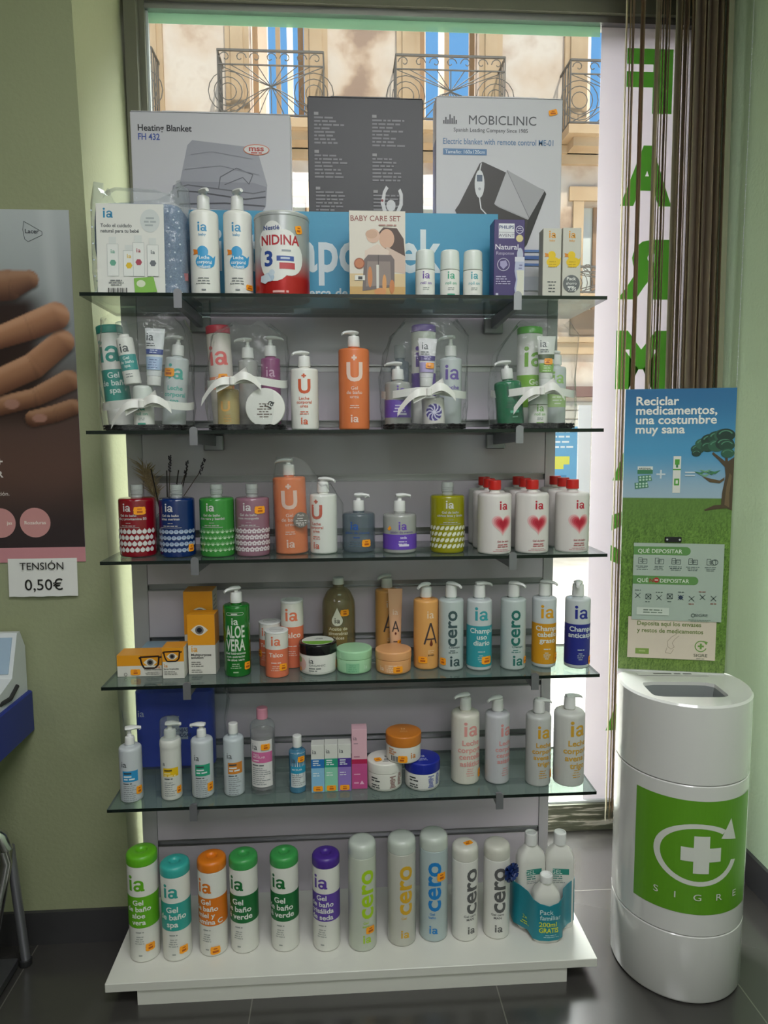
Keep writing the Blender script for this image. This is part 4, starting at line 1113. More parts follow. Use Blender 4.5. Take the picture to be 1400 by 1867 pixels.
lf = carton('leaflet', 'white printed leaflet with small bottles standing in front of the blue baby bag', (-0.504, 0.045, Z1), 0.152, 0.0012, 0.208, 'paper', cat='leaflet', lean=(-3, 0), front=[
    t_('ia', 0.022, -0.060, 0.176, '#3c8fb8', .03, 'l'), t_('Todo el cuidado', 0.008, -0.066, 0.155, '#5a5e60', .02, 'l', wx=.95), t_('natural para tu bebé', 0.008, -0.066, 0.143, '#5a5e60', .02, 'l', wx=.95),
    c_(0.045, 0.17, 0.022, '#cfd3d2', .026), small_print(0.03, 0.06, 0.178, 3, .008, .004, '#a9b0b2')] +
    [x for u, h, k in ((-0.040, .088, '#6aa890'), (-0.004, .070, '#e0bc30'), (0.018, .092, '#b0485a'), (0.050, .086, '#6c7076')) for x in (r_(u - .0125, u + .0125, .045, .045 + h * .82, '#e6e7e3'), r_(u - .008, u + .008, .045 + h * .82, .045 + h, '#d6d9d6'), line_([(u - .0125, .045), (u - .0125, .045 + h * .82), (u + .0125, .045 + h * .82), (u + .0125, .045), (u - .0125, .045)], .0008, '#b6bab8'), t_('ia', .009, u, .045 + h * .58, k), c_(u, .045 + h * .34, .0075, k, n=6))] +
    [p_([(0.008, .006), (0.058, .010), (0.050, .044), (0.006, .040)], '#86bb52'), c_(0.022, .028, .010, '#d8e0c4', .008), small_print(-.055, -.012, .036, 3, .005, .002, '#777b7c')] +
    [r_(-.052 + k * .0034, -.052 + k * .0034 + (.0011 if k % 3 else .002), .002, .018, '#1c1c1c') for k in range(13)])

def duck_lotion(x, label, st):
    return pump_bottle('lotion_bottle', label, (x, 0.09, Z1), 0.0335, 0.200, 0.254, 'soft_white',
        [t_('ia', .021, 0, .150, '#3f94c4'), t_('baby', .006, 0, .140, '#3f94c4', .01), duck_(0.002, .082, .052, '#3f9fd4', '#e8862c')] +
        [t_(s, .0075, .003, .088 - .0105 * k, '#e6f0f4', .02, wx=.95) for k, s in enumerate(('Leche', 'corporal', 'infantil'))] +
        [small_print(-.02, .02, .046, 3, .006, .0022, '#7a7e80'), small_print(-.008, .008, .02, 1, 1, .003, '#7a7e80')], ang=-65, rz=2, sh=.024, sticker=st, group=None, ch=.032)
duck_lotion(-0.344, 'white baby lotion pump bottle with blue duck, next to the baby bag', None)
duck_lotion(-0.266, 'white baby lotion pump bottle with blue duck, beside the red and silver tin', (.030, .026))

# milk powder tin
t = thing('milk_powder_tin', 'silver and red tin of baby milk powder with a large blue three', 'tin', (-0.163, 0.09, Z1))
r = 0.064
prof = fillet([(0, 0), (r, 0), (r, .060), (r, .18), (r * 1.015, .181), (r * 1.015, .187), (0, .184)], [0, .002, 0, 0, .001, .002, 0])
m_, nt_2, b_ = new_mat('tin_print')                       # printed band: red below melting into silver
tc_ = nt_2.nodes.new('ShaderNodeTexCoord'); sp_ = nt_2.nodes.new('ShaderNodeSeparateXYZ'); rp_ = nt_2.nodes.new('ShaderNodeValToRGB')
rp_.color_ramp.elements[0].position = .22; rp_.color_ramp.elements[0].color = lin('#b5201f'); rp_.color_ramp.elements[1].position = .52; rp_.color_ramp.elements[1].color = lin('#b0b3b3')
ml_ = nt_2.nodes.new('ShaderNodeMath'); ml_.operation = 'MULTIPLY'; ml_.inputs[1].default_value = 5.3
nt_2.links.new(tc_.outputs['Object'], sp_.inputs[0]); nt_2.links.new(sp_.outputs['Z'], ml_.inputs[0]); nt_2.links.new(ml_.outputs[0], rp_.inputs[0]); nt_2.links.new(rp_.outputs[0], b_.inputs['Base Color'])
b_.inputs['Roughness'].default_value = .28; b_.inputs['Metallic'].default_value = .25
mb = MB().lathe(prof, 'tin_print', 44)
mp = cyl_map(prof)
deco(mb, mp, [c_(-.018, .145, .022, '#e6e6e2'), c_(-.030, .125, .024, '#e6e6e2', .026), c_(.010, .118, .032, '#e6e6e2', .030), c_(-.012, .085, .040, '#e6e6e2', .052), c_(.022, .085, .034, '#e6e6e2', .040),
    t_('Nestlé', .010, -.020, .147, '#3a4a86', .03), t_('NIDINA', .022, 0.0, .114, '#b22a34', .022, wx=.88), t_('3', .033, -.028, .068, '#2c4a94', .05), r_(-.008, .032, .078, .089, '#3c56a0'), r_(-.002, .034, .060, .074, '#c04a50'), small_print(-.006, .03, .086, 1, 1, .004, '#c8d0e0'), small_print(-.004, .036, .103, 1, 1, .004, '#9aa0a6'),
    c_(-.028, .042, .014, '#b6c8da', .010), c_(-.020, .052, .007, '#c9d6e2'), p_([(-.05, .046), (-.03, .050), (-.022, .036), (-.038, .028), (-.052, .034)], '#d2dde6'), small_print(-.03, .03, .012, 1, 1, .005, '#e0a8a4')], .006)
mb.build('body', t)
MB().lathe(fillet([(0, .1845), (r * .99, .1845), (r * .99, .191), (0, .1915)], [0, .001, .003, 0]), '#b9bcb8/0.3', 44).build('lid', t)
price(t, mp, .046, .150, .018, .018, .25)

# blue shop sign at the back of the shelf
t = thing('shop_sign', 'wide sky blue sign with white lettering behind the top shelf goods', 'sign', (-0.011, 0.178, Z1))
mb = MB().box(-.385, .385, 0, .006, 0, .2345, '#3f96bb/0.45')
deco(mb, front_map(0), [t_('interapothek', .105, -.323, .092, '#d8e2e6', .025, 'l', fit=.566), t_('tu cerca de farmacia', .023, -.145, .027, '#d2dfe4', .022, 'l', wx=1.02)], None)
mb.build('board', t, smooth=False)

# the three big boxes standing behind the sign
def big_box(name, label, x, y, w, d, h, key, front, rz=0, side=(), sticker=None):
    t = thing(name, label, 'box', (x, y, Z1), rz)
    mb = MB().rbox(-w / 2, w / 2, -d / 2, d / 2, 0, h, key, .002, 2)
    deco(mb, front_map(-d / 2), front, None, .0003, .0001); deco(mb, side_map(-w / 2, -1), side, None, .0003, .0001)
    mb.build('carton', t, smooth=False)
    lid = MB().box(-w / 2 + .003, w / 2 - .003, -d / 2 - .0012, -d / 2 + .02, h, h + .0015, key).box(-w * .3, w * .3, -d / 2 - .001, d / 2 - .004, h + .0015, h + .003, key)
    lid.build('flap', t, smooth=False)
    if sticker: price(t, front_map(-d / 2), *sticker, step=None)
    return t
G = ['#8a8a92', '#8c8c96', '#9c9ca6', '#62626a', '#48484f']
big_box('blanket_box', 'white heating blanket box with a folded grey blanket pictured on it', -0.339, 0.222, .388, .056, .468, '#c6c4ca/0.5', [
    t_('Heating Blanket', .0150, -.176, .424, '#2a2a30', .02, 'l', wx=.98), t_('FH 432', .0150, -.176, .403, '#4458a0', .02, 'l', wx=.86),
    p_([(-.080, .300), (-.058, .392), (-.046, .404), (.095, .390), (.112, .384), (.135, .300), (.128, .275), (-.092, .282)], G[2]),
    p_([(-.100, .275), (-.096, .296), (-.078, .306), (.10, .306), (.134, .296), (.130, .250), (.120, .236), (-.08, .246), (-.098, .258)], G[1]),
    line_([(-.09, .290), (-.06, .298), (.10, .280), (.130, .286)], .003, G[3]), line_([(-.084, .268), (-.085, .284), (-.04, .282), (.08, .266), (.13, .272)], .0035, G[4]),
    line_([(-.082, .252), (.03, .256), (.128, .250)], .0035, G[4]), line_([(.09, .302), (.075, .318), (.030, .300)], .002, G[3]), line_([(.09, .302), (.10, .325), (.06, .34), (.02, .318), (.015, .29)], .0022, G[3]),
    line_([(-.05, .37), (0, .378), (.10, .362)], .0016, G[1]), line_([(-.066, .335), (.02, .345), (.115, .325)], .0016, G[1]),
    c_(.110, .384, .032, '#c8663a', .013), c_(.110, .384, .030, '#d6d2d0', .0112), t_('mss', .013, .110, .381, '#b03a30', .05, wx=1.35), small_print(.088, .132, .378, 1, 1, .003, '#b03a30'),
    t_('FH 432', .005, -.088, .238, '#3a3a40', .01), r_(-.06, .03, .10, .208, '#9aa0aa'), small_print(.04, .10, .205, 2, .012, .004, '#5a5a62', al='l')])
def txtblock(u, v, n, seed, hd): return [r_(u, u + .011, v + .004, v + .011, '#8c8a8c')] + [small_print(u, u + .082, v, n, .0085, .0042, '#77757a', al='l', seed=seed)]
man = [c_(.062, .256, .0115, '#c9c8cb', .014), p_([(.044, .232), (.080, .232), (.079, .195), (.073, .165), (.082, .130), (.082, .06), (.066, .06), (.060, .12), (.056, .06), (.046, .06), (.046, .13), (.052, .165), (.046, .195)], '#c9c8cb'),
       p_([(.044, .232), (.036, .262), (.042, .290), (.050, .304), (.056, .298), (.049, .286), (.046, .262), (.053, .236)], '#c9c8cb'), p_([(.080, .232), (.092, .258), (.092, .284), (.086, .298), (.080, .292), (.084, .280), (.083, .260), (.072, .236)], '#c9c8cb')]
man += [c_(u, v, .0032, '#8a2a34', n=10) for u, v in ((.040, .268), (.050, .232), (.062, .232), (.076, .230), (.066, .196), (.061, .140))]
big_box('massager_box', 'dark grey box with pale print and a white standing figure', 0.042, 0.222, .288, .056, .512, '#38373b/0.45',
    txtblock(-.128, .466, 8, 1, 0) + txtblock(.016, .462, 8, 2, 0) + txtblock(-.128, .376, 7, 3, 0) + txtblock(.016, .370, 7, 4, 0) + txtblock(-.126, .288, 8, 5, 0) + txtblock(.018, .282, 8, 6, 0) + man)
big_box('blanket_box', 'white electric blanket box with a dark brown folded blanket pictured on it', 0.379, 0.222, .322, .056, .520, '#cbc9cf/0.5', [
    t_('MOBICLINIC', .0225, .008, .456, '#3c3c42', .0, wx=1.0), t_('Spanish Leading Company Since 1985', .0095, -.022, .438, '#3c3c42', .008, wx=.95), t_('Electric blanket with remote control ME-01', .0145, -.143, .408, '#46709c', .008, 'l', wx=.80),
    r_(-.143, -.032, .382, .397, '#44709e'), t_('Tamaño: 160x120cm', .0088, -.0875, .3855, '#c8d4e0', .01, wx=.98)] +
    [r_(-.143 + k * .0052, -.1398 + k * .0052, .456 - (.0 if k % 2 else .0), .456 + h, '#33333a') for k, h in enumerate((.008, .016, .010, .022, .013, .018, .009))] + [
    p_([(-.102, .262), (-.112, .248), (-.104, .232), (.06, .150), (.072, .168), (.122, .290), (.116, .300), (-.042, .366), (-.050, .362)], '#2c2624'),
    p_([(-.010, .262), (.020, .348), (.030, .342), (.118, .298), (.092, .232), (.076, .226), (.0, .256)], '#a3a1a6'), p_([(-.012, .264), (.020, .348), (.078, .228)], '#b2b0b5'), line_([(.02, .346), (.08, .228)], .0016, '#7a787e'),
    p_([(.076, .226), (.118, .298), (.122, .290), (.074, .165), (.064, .152)], '#1d1a1a'), line_([(-.108, .238), (.062, .160)], .003, '#403a38'),
    c_(-.050, .312, .0125, '#d2d2d6', .034), r_(-.057, -.043, .318, .334, '#4c5a70'), c_(-.050, .300, .0035, '#9a9aa2'), line_([(-.050, .280), (-.046, .252), (-.030, .236), (-.018, .226)], .003, '#d2d2d6'), line_([(-.050, .345), (-.046, .362)], .003, '#d2d2d6'),
    r_(.055, .161, .146, .152, '#5878b0'), r_(.055, .161, .128, .137, '#4a68a4'), r_(.055, .161, .112, .118, '#5878b0'), r_(.055, .161, .05, .085, '#b9bbc6')],
    side=[r_(-.028, .028, .0, .42, '#35508a'), r_(-.028, .028, .42, .52, '#a9abb6')], sticker=(.136, .488, .022, .014, .25))

# baby care set, roll-ons, feeding bottle box, duck cartons
carton('baby_care_box', 'tall baby care set box showing a mother with baby and an organiser', (0.062, 0.09, Z1), .132, .05, .203, '#d4cdc0/0.4', [
    r_(-.066, .066, .0, .203, '#dcd4c8'), r_(-.066, .066, .0, .045, '#c8a060'), r_(-.066, .066, .03, .06, '#d6bc90'), t_('BABY CARE SET', .0125, -.004, .180, '#8a3830', .004, wx=.98), p_([(.02, .105), (.0, .150), (.014, .166), (.046, .164), (.062, .140), (.066, .09), (.04, .08)], '#4a3226'),
    c_(.022, .140, .018, '#d2a68c', .022), p_([(.022, .122), (.066, .10), (.066, .06), (.0, .07)], '#cdb3a4'), c_(-.010, .146, .016, '#d8b29c'), c_(-.014, .150, .014, '#caa288', .010), p_([(-.03, .112), (.0, .128), (.028, .112), (.02, .08), (-.03, .08)], '#dcc8ba'),
    p_([(-.036, .020), (-.032, .092), (-.022, .103), (.032, .103), (.040, .092), (.040, .030)], '#6f6260'), p_([(-.028, .030), (-.024, .088), (.030, .088), (.032, .034)], '#8d7e78'), line_([(.002, .103), (.002, .03)], .002, '#4c4442'),
    c_(-.018, .052, .0055, '#c8804a', .024), c_(.016, .036, .005, '#d89a5c', .022), c_(.034, .030, .006, '#c47a44', .016), r_(-.003, .003, .026, .08, '#d8d4cc'), c_(-.043, .083, .0125, '#9a5236'), c_(-.043, .083, .0100, '#c07850'), r_(-.054, -.030, .044, .056, '#e0dcd4'), r_(-.046, -.036, .046, .053, '#3c3a3a'),
    c_(.006, .018, .014, '#d29058', .009), small_print(-.062, -.02, .012, 1, 1, .003, '#8a6a40'), small_print(-.01, .058, .172, 1, 1, .003, '#b08078')], rz=0)
for x, k, s, who in ((0.178, '#7a5ca8', '#dfe0dc', 'mauve print, beside the care set box'), (0.238, '#4aa888', '#4aa888', 'green print, middle of the trio'), (0.294, '#5aa8b4', '#dfe0dc', 'pale teal print, nearest the purple box')):
    roll_on('deodorant', f'small white roll-on deodorant with {who}', (x, 0.09, Z1), k, s, group='roll-on deodorants')
carton('feeding_bottle_box', 'purple box with a baby feeding bottle shown in its corner', (0.378, 0.095, Z1), .074, .05, .189, '#43346e/0.35', [
    r_(-.026, .012, .146, .180, '#dcdce0'), t_('PHILIPS', .0075, -.007, .168, '#33407a', .03), line_([(-.026, .160), (.012, .160)], .0008, '#3c3058'), t_('AVENT', .0075, -.007, .149, '#3c3058', -.004, wx=1.15),
    ring_(.0245, .166, .0075, .0092, '#c8c4d8'), ring_(.0245, .146, .0, .0085, '#d6c890'), small_print(.018, .031, .170, 2, .005, .002, '#c8c4d8'), t_('Natural', .0125, -.006, .120, '#e0dde8', .012), t_('Response', .0075, -.010, .108, '#c0b8d4', .0),
    ring_(-.014, .085, .0135, .015, '#c8c4d8'), p_([(-.022, .092), (-.008, .095), (-.004, .084), (-.014, .074), (-.022, .082)], '#a49cc4'), small_print(-.032, .008, .058, 4, .0055, .0024, '#b8b0d0', al='l'), r_(-.032, -.026, .006, .018, '#c8c4d8'), small_print(-.022, .004, .012, 1, 1, .003, '#b8b0d0'),
    c_(.026, .108, .0075, '#b9bdd0', .016), r_(.0135, .037, .092, .103, '#d2d2de'), p_([(.0145, .092), (.037, .092), (.037, .004), (.016, .004), (.013, .030), (.017, .050), (.013, .070)], '#b4b8d2'), p_([(.0175, .072), (.036, .072), (.036, .010), (.019, .010), (.017, .030), (.0205, .050)], '#d8d6c8'), small_print(.022, .034, .085, 2, .007, .003, '#7a78a0')],
    side=[r_(-.024, .024, .0, .188, '#3a2d62')])
def duck_carton(x, h, label, extra):
    return carton('cream_carton', label, (x, 0.08, Z1), .0445, .036, h, '#cbc8bd/0.5', [t_('ia', .0165, .0, .146, '#e09a30'), t_('baby', .005, 0, .138, '#e09a30', .01), duck_(0.001, .090, .038, '#e6c21e', '#d8862a'), small_print(-.012, .014, .092, 3, .006, .0022, '#c8a418'),
        small_print(-.014, .014, .045, 4, .0075, .0024, '#55585a', seed=9), small_print(-.006, .006, .008, 1, 1, .003, '#55585a')] + extra, group='duck cartons')
duck_carton(0.480, .168, 'pale duck carton beside the purple box, without a round badge', [])
duck_carton(0.528, .170, 'pale duck carton with a round grey price badge, last on the shelf', [c_(.0, .040, .0205, '#6a6c6e'), t_('Pack', .008, 0, .048, '#dcdcd8', .02), t_('ahorro', .0062, 0, .038, '#dcdcd8', .01), small_print(-.015, .015, .034, 1, 1, .003, '#dcdcd8'), t_('7,95', .008, .002, .0235, '#e2e2de', .02)])

# ------------------------------------------------------------------ second shelf: wrapped gift baskets and two urea bottles
Z2 = TOP[1]
FT = ((1.0, 0.0, 0), (1.05, .05, 0), (1.06, .12, 0), (1.0, .18, 0), (.86, .235, 0), (.70, .262, -.01))
basket('cellophane wrapped gift basket of teal spa goods, first on the second shelf', -0.488, 0.095, .198, .125, .27, (-0.486, 0.035, .060, .056), ((1.0, 0.0, 0), (1.03, .05, 0), (1.04, .12, 0), (1.05, .18, 0), (1.0, .235, 0), (.9, .262, -.006)), 1)
bz = Z2 + .0045
cap_bottle('shower_gel_bottle', 'large teal and white bath gel bottle leaning in the spa gift basket', (-0.562, 0.124, bz), .030, .248, .020, 'soft_white', '#2f9c90/0.35', [r_(-.047, .047, .068, .142, '#2a9488'), t_('ia', .052, .0, .160, '#2a9488', .03)] + [t_(s, .0135, .004, .122 - .018 * k, '#dcebe8', .02) for k, s in enumerate(('Gel', 'de baño', 'spa'))], lean=(0, -5), dimple=False, caprad=.006)
roll_on('deodorant', 'white roll-on deodorant at the front of the spa gift basket', (-0.492, .062, bz), '#3aa48c', '#3aa48c', H=.100)
screw_bottle('shower_gel_bottle', 'small travel bath gel bottle tilted in the spa gift basket', (-0.5165, .072, bz + .104), .0195, .108, .146, 'soft_white', 'clear_plastic', [t_('ia', .020, 0, .074, '#4a5254'), r_(-.0275, .0275, .032, .068, '#3a9c98'), t_('Gel', .007, 0, .057, '#d8ebe8'), t_('de baño', .007, 0, .048, '#d8ebe8'), t_('spa', .007, 0, .039, '#d8ebe8'), small_print(-.012, .012, .024, 2, .006, .002, MID)], lean=(0, -9), sh=.014, caprr=.0135)
tube_pack('hand_cream_tube', 'white hand cream tube with a royal blue band in the spa gift basket', (-0.4655, .060, bz + .100), .046, .132, '#d6d9dc/0.35', WP, [t_('ia', .019, -.010, .104, '#3c4246', .0, 'c'), small_print(-.018, .012, .098, 2, .005, .002, DK, al='l'), r_(-.03, .03, .072, .084, '#27408f'), small_print(-.014, .014, .082, 2, .005, .002, '#c8d0e8'), r_(-.03, .03, .036, .066, '#a9bfe0'), small_print(-.014, .014, .060, 4, .006, .002, '#6c80a8')], lean=(0, 3))
pump_bottle('lotion_bottle', 'grey-white body lotion pump bottle with teal letters in the spa gift basket', (-0.434, .105, bz), .0275, .170, .224, 'grey_white', [t_('ia', .036, .004, .118, '#4aa89c'), t_('Leche', .0105, .004, .092, '#5ab0a4'), t_('corporal', .0105, .004, .077, '#5ab0a4'), t_('spa', .0105, .004, .062, '#5ab0a4')], ang=175, lean=(0, 5), sticker=(-.014, .133, .030, .020))

basket('cellophane wrapped gift basket with a white jar on its side, by the pump bottles', -0.252, 0.095, .178, .125, .27, (-0.278, 0.030, .112, .056), ((1.0, 0.0, 0), (1.04, .05, 0), (1.05, .12, 0), (1.0, .18, .005), (.95, .225, .005), (.5, .250, .01)), 2)
cap_bottle('shower_gel_bottle', 'white bath gel bottle with coral pink cap in the gift basket', (-0.312, .122, bz), .0285, .248, .020, '#d8cfc8/0.35', '#d0495a/0.35', [t_('ia', .046, .0, .152, '#e06a68', .03), r_(-.045, .045, .095, .125, '#e8906e'), t_('Gel', .012, 0, .112, '#f0d8cc')], lean=(0, -3), dimple=False, caprad=.005, sticker=(.008, .120, .022, .022))
pump_bottle('lotion_bottle', 'translucent white pump bottle tucked in the middle of the gift basket', (-0.2545, .128, bz), .0235, .166, .222, 'milky_soap', [t_('ia', .02, 0, .11, '#c8b0a8')], ang=190)
pump_bottle('body_oil_bottle', 'violet pump bottle at the back of the gift basket', (-0.199, .122, bz), .0235, .170, .226, '#8c3f74/0.25', [t_('ia', .026, .002, .125, '#c8a0bc', .0), small_print(-.012, .016, .115, 2, .006, .0024, '#b080a4')], ang=10)
screw_bottle('bath_oil_bottle', 'clear bottle of pale yellow oil at the front of the gift basket', (-0.2955, .070, bz), .026, .092, .118, 'yellow_oil', '#d8c8a8/0.4', [t_('U', .024, -.004, .040, '#d8a04a'), small_print(-.010, .012, .030, 3, .006, .0025, '#c09048')], sh=.018)
t = thing('cream_jar', 'white cream jar standing on edge with its round lid to the front', 'jar', (-0.206, .062, bz + .0475))
mb = MB().lathe(fillet([(0, 0), (.042, 0), (.042, .030), (0, .030)], [0, .004, .002, 0]), '#cfcfca/0.35', 36, fn=lambda x, y, z: (x, z - .006, y)); mb.build('body', t)
mb = MB().lathe(fillet([(0, 0), (.046, 0), (.046, .018), (0, .018)], [0, .003, .003, 0]), 'soft_white', 40, fn=lambda x, y, z: (x, z - .0245, y))
deco(mb, front_map(-.0245), [t_('ia', .018, .018, .004, '#2a2a2c', .03, rot=62)] + [small_print(-.020, .016, .010, 6, .006, .0026, '#6a5a50', seed=4)], None); mb.build('lid', t)

def urea(name, label, loc, r, hb, H, body, fg, words, big, lean=(0, 0), rz=0, ang=212, st=None):
    k = r / .035
    its = [t_('U', big, .001, hb * .60, fg, .04, wx=1.0), r_(-.0022 * k, .0022 * k, hb * .60 + big * 1.07, hb * .60 + big * 1.36, fg), r_(-.0058 * k, .0058 * k, hb * .60 + big * 1.16, hb * .60 + big * 1.27, fg)]
    its += [t_(s, .0075 * k, 0, hb * .49 - i * .0095 * k, fg, .012) for i, s in enumerate(words)] + [small_print(-.016 * k, .016 * k, hb * .30, 2, .005, .002, fg), t_('ia', .017 * k, 0, hb * .09, fg)]
    return pump_bottle(name, label, loc, r, hb, H, body, its, rz=rz, ang=ang, lean=lean, sh=.006, sticker=st)
urea('lotion_bottle', 'white urea lotion pump bottle with a coral U on the second shelf', (-0.115, .08, Z2), .033, .145, .189, 'soft_white', '#d2603f', ('Leche', 'corporal', 'urea'), .033)
urea('shower_gel_bottle', 'tall orange urea gel pump bottle with a pale U on the second shelf', (0.004, .08, Z2), .037, .192, .237, '#e07c4a/0.35', '#ecd0c4', ('Gel', 'de baño', 'urea'), .044)

basket('cellophane wrapped gift basket of violet silk goods on the second shelf', 0.176, 0.100, .196, .135, .27, (0.178, 0.028, .086, .056), ((1.0, 0.0, 0), (1.04, .05, 0), (1.05, .12, 0), (1.0, .18, .005), (.92, .225, .012), (.62, .262, .014)), 3)
cap_bottle('shower_gel_bottle', 'white bath gel bottle with lilac cap standing in the violet gift basket', (0.180, .137, bz), .0300, .254, .018, 'soft_white', '#7a5cb0/0.35', [r_(-.047, .047, .08, .135, '#6a4aa6'), t_('ia', .05, .0, .150, '#6a4aa6', .03), t_('Gel', .012, 0, .118, '#e0dcec')], dimple=False, caprad=.006)
tube_pack('hand_cream_tube', 'white hand cream tube with a violet band in the violet gift basket', (0.179, .079, bz + .098), .046, .116, '#d8d6da/0.35', WP, [t_('ia', .018, -.006, .090, '#3c4246', .0), small_print(-.016, .014, .084, 2, .005, .002, DK, al='l'), r_(-.03, .03, .062, .074, '#4a3a80'), small_print(-.014, .014, .072, 2, .005, .002, '#c8c0e0'), r_(-.03, .03, .034, .058, '#b3a4d4')], sticker=(.006, .050, .021, .014), lean=(0, 2))
pump_bottle('hand_soap_bottle', 'squat soap pump bottle with violet label in the violet gift basket', (0.110, .080, bz), .0320, .110, .160, 'milky_soap', [t_('ia', .022, .006, .078, '#6a4aa6'), r_(-.05, .05, .024, .066, '#6a48b0'), small_print(-.016, .02, .054, 3, .007, .003, '#d8d0ec'), r_(-.004, .020, .030, .035, '#dcd6ea')], ang=185, neckkey=None, sh=.010)
screw_bottle('bath_oil_bottle', 'clear capped bottle behind the squat soap in the violet gift basket', (0.121, .142, bz), .023, .165, .205, 'smoke_blue', 'clear_plastic', [t_('ia', .018, 0, .12, '#d0d0d8')], caprr=.0145)
pump_bottle('lotion_bottle', 'grey-white lotion pump bottle with violet letters in the violet gift basket', (0.247, .128, bz), .0275, .172, .230, 'grey_white', [t_('ia', .036, .0, .118, '#6e56a8'), t_('Leche', .0105, 0, .094, '#6e56a8'), t_('corporal', .0105, 0, .079, '#6e56a8')], ang=150)
t = thing('scented_candle', 'small white candle pot with a violet swirl in the violet gift basket', 'candle', (0.197, .063, bz), lean=(0, -3))
prof = fillet([(0, 0), (.0265, 0), (.0275, .070), (.024, .070), (.024, .062), (0, .062)], [0, .004, .001, .001, .001, 0])
mb = MB().lathe(prof, '#e2ddd8/0.4', 30)
deco(mb, cyl_map(prof), [ring_(-.002, .036, 0, .0205, '#dedaf0')] + [p_([(-.002 + .0035 * math.cos(a), .036 + .0035 * math.sin(a)), (-.002 + .013 * math.cos(a + .18), .036 + .013 * math.sin(a + .18)), (-.002 + .0205 * math.cos(a + .55), .036 + .0205 * math.sin(a + .55)), (-.002 + .0205 * math.cos(a + .95), .036 + .0205 * math.sin(a + .95)), (-.002 + .013 * math.cos(a + .62), .036 + .013 * math.sin(a + .62))], '#4c3c90') for a in [2 * PI * k / 9 for k in range(9)]]); mb.build('pot', t)

basket('cellophane wrapped gift basket of green aloe goods, last on the second shelf', 0.447, 0.100, .196, .135, .27, (0.447, 0.026, .088, .050), ((1.0, 0.0, 0), (1.03, .05, 0), (1.03, .12, 0), (1.0, .18, .005), (.86, .225, .022), (.6, .258, .024)), 4)
cap_bottle('shower_gel_bottle', 'white bath gel bottle with bright green cap in the green gift basket', (0.449, .137, bz), .0310, .250, .018, 'soft_white', '#55b32a/0.35', [r_(-.05, .05, .05, .130, '#7ab32c'), t_('ia', .05, .004, .150, '#76b030', .03)] + [t_(s, .014, .006, .106 - .019 * k, '#dbe8c4', .02) for k, s in enumerate(('Gel', 'de baño', 'aloe'))], dimple=False, caprad=.006)
tube_pack('hand_cream_tube', 'white hand cream tube with olive band in the green gift basket', (0.474, .077, bz + .096), .046, .124, '#d6d8d2/0.35', WP, [t_('ia', .018, -.008, .098, '#3c4246', .0), small_print(-.016, .014, .092, 2, .005, .002, DK, al='l'), r_(-.03, .03, .068, .080, '#4c5a3a'), r_(-.03, .03, .036, .058, '#8ab858'), small_print(-.014, .014, .053, 3, .006, .002, '#d4e4c0')], sticker=(.002, .062, .021, .015))
pump_bottle('hand_soap_bottle', 'green soap pump bottle tilted at the front of the green gift basket', (0.389, .078, bz), .0335, .112, .164, 'green_soap', [t_('ia', .022, .0, .076, '#0c4a34'), small_print(-.018, .018, .062, 3, .006, .003, '#0e5a3c'), r_(-.006, .016, .034, .040, '#6ac0a0'), small_print(-.006, .016, .026, 1, 1, .003, '#9ad4bc')], ang=195, lean=(0, -5), sh=.010)
roll_on('deodorant', 'white roll-on deodorant at the front of the green gift basket', (0.452, .064, bz), '#7ab05a', '#88b85a', H=.088)
pump_bottle('lotion_bottle', 'white lotion pump bottle with pale green print in the green gift basket', (0.512, .122, bz), .0265, .150, .192, 'grey_white', [t_('ia', .03, .0, .108, '#9cc470'), r_(-.04, .04, .05, .096, '#b4d090'), small_print(-.016, .016, .084, 4, .008, .003, '#e8f0dc')], ang=170)

# ------------------------------------------------------------------ middle shelf
Z3 = TOP[2]
def motif_rows(kind, v0, v1, rows, r):
    out = []; pitch_v = (v1 - v0) / (rows - 1); n = 11; half = r * 1.5
    for j in range(rows):
        for i in range(n):
            u = -half + 2 * half * (i + (0.5 if j % 2 else 0)) / n; v = v0 + j * pitch_v
            if u > half: continue
            K = '#d6d4d2'
            if kind == 'dot': out += [c_(u, v, .0056, K, n=10), p_([(u - .002, v + .005), (u, v + .0076), (u + .002, v + .005)], K)]
            elif kind == 'shell': out += [c_(u, v, .0056, '#aab6cc', .005, 12), c_(u, v + .0015, .003, '#8496b8', n=6)]
            elif kind == 'aloe':
                for a in (-62, -32, 0, 32, 62):
                    s_, c0 = math.sin(math.radians(a)), math.cos(math.radians(a))
                    out.append(p_([(u - .001 * c0, v - .004 + .001 * s_), (u + .0088 * s_, v - .004 + .0102 * c0), (u + .001 * c0, v - .004 - .001 * s_)], '#b9d8b4'))
            elif kind == 'flower':
                out += [c_(u + .0038 * math.cos(a), v + .0038 * math.sin(a), .0026, '#d8cdd2', n=7) for a in [2 * PI * k / 5 + .3 for k in range(5)]]
            elif kind == 'leaf':
                for s_ in (0,): out.append(p_([(u - .0046, v - .005), (u + .001, v - .0045), (u + .0052, v + .0005), (u + .0050, v + .0056), (u - .001, v + .0046), (u - .0048, v - .0004)], '#dcdcc4'))
    return out
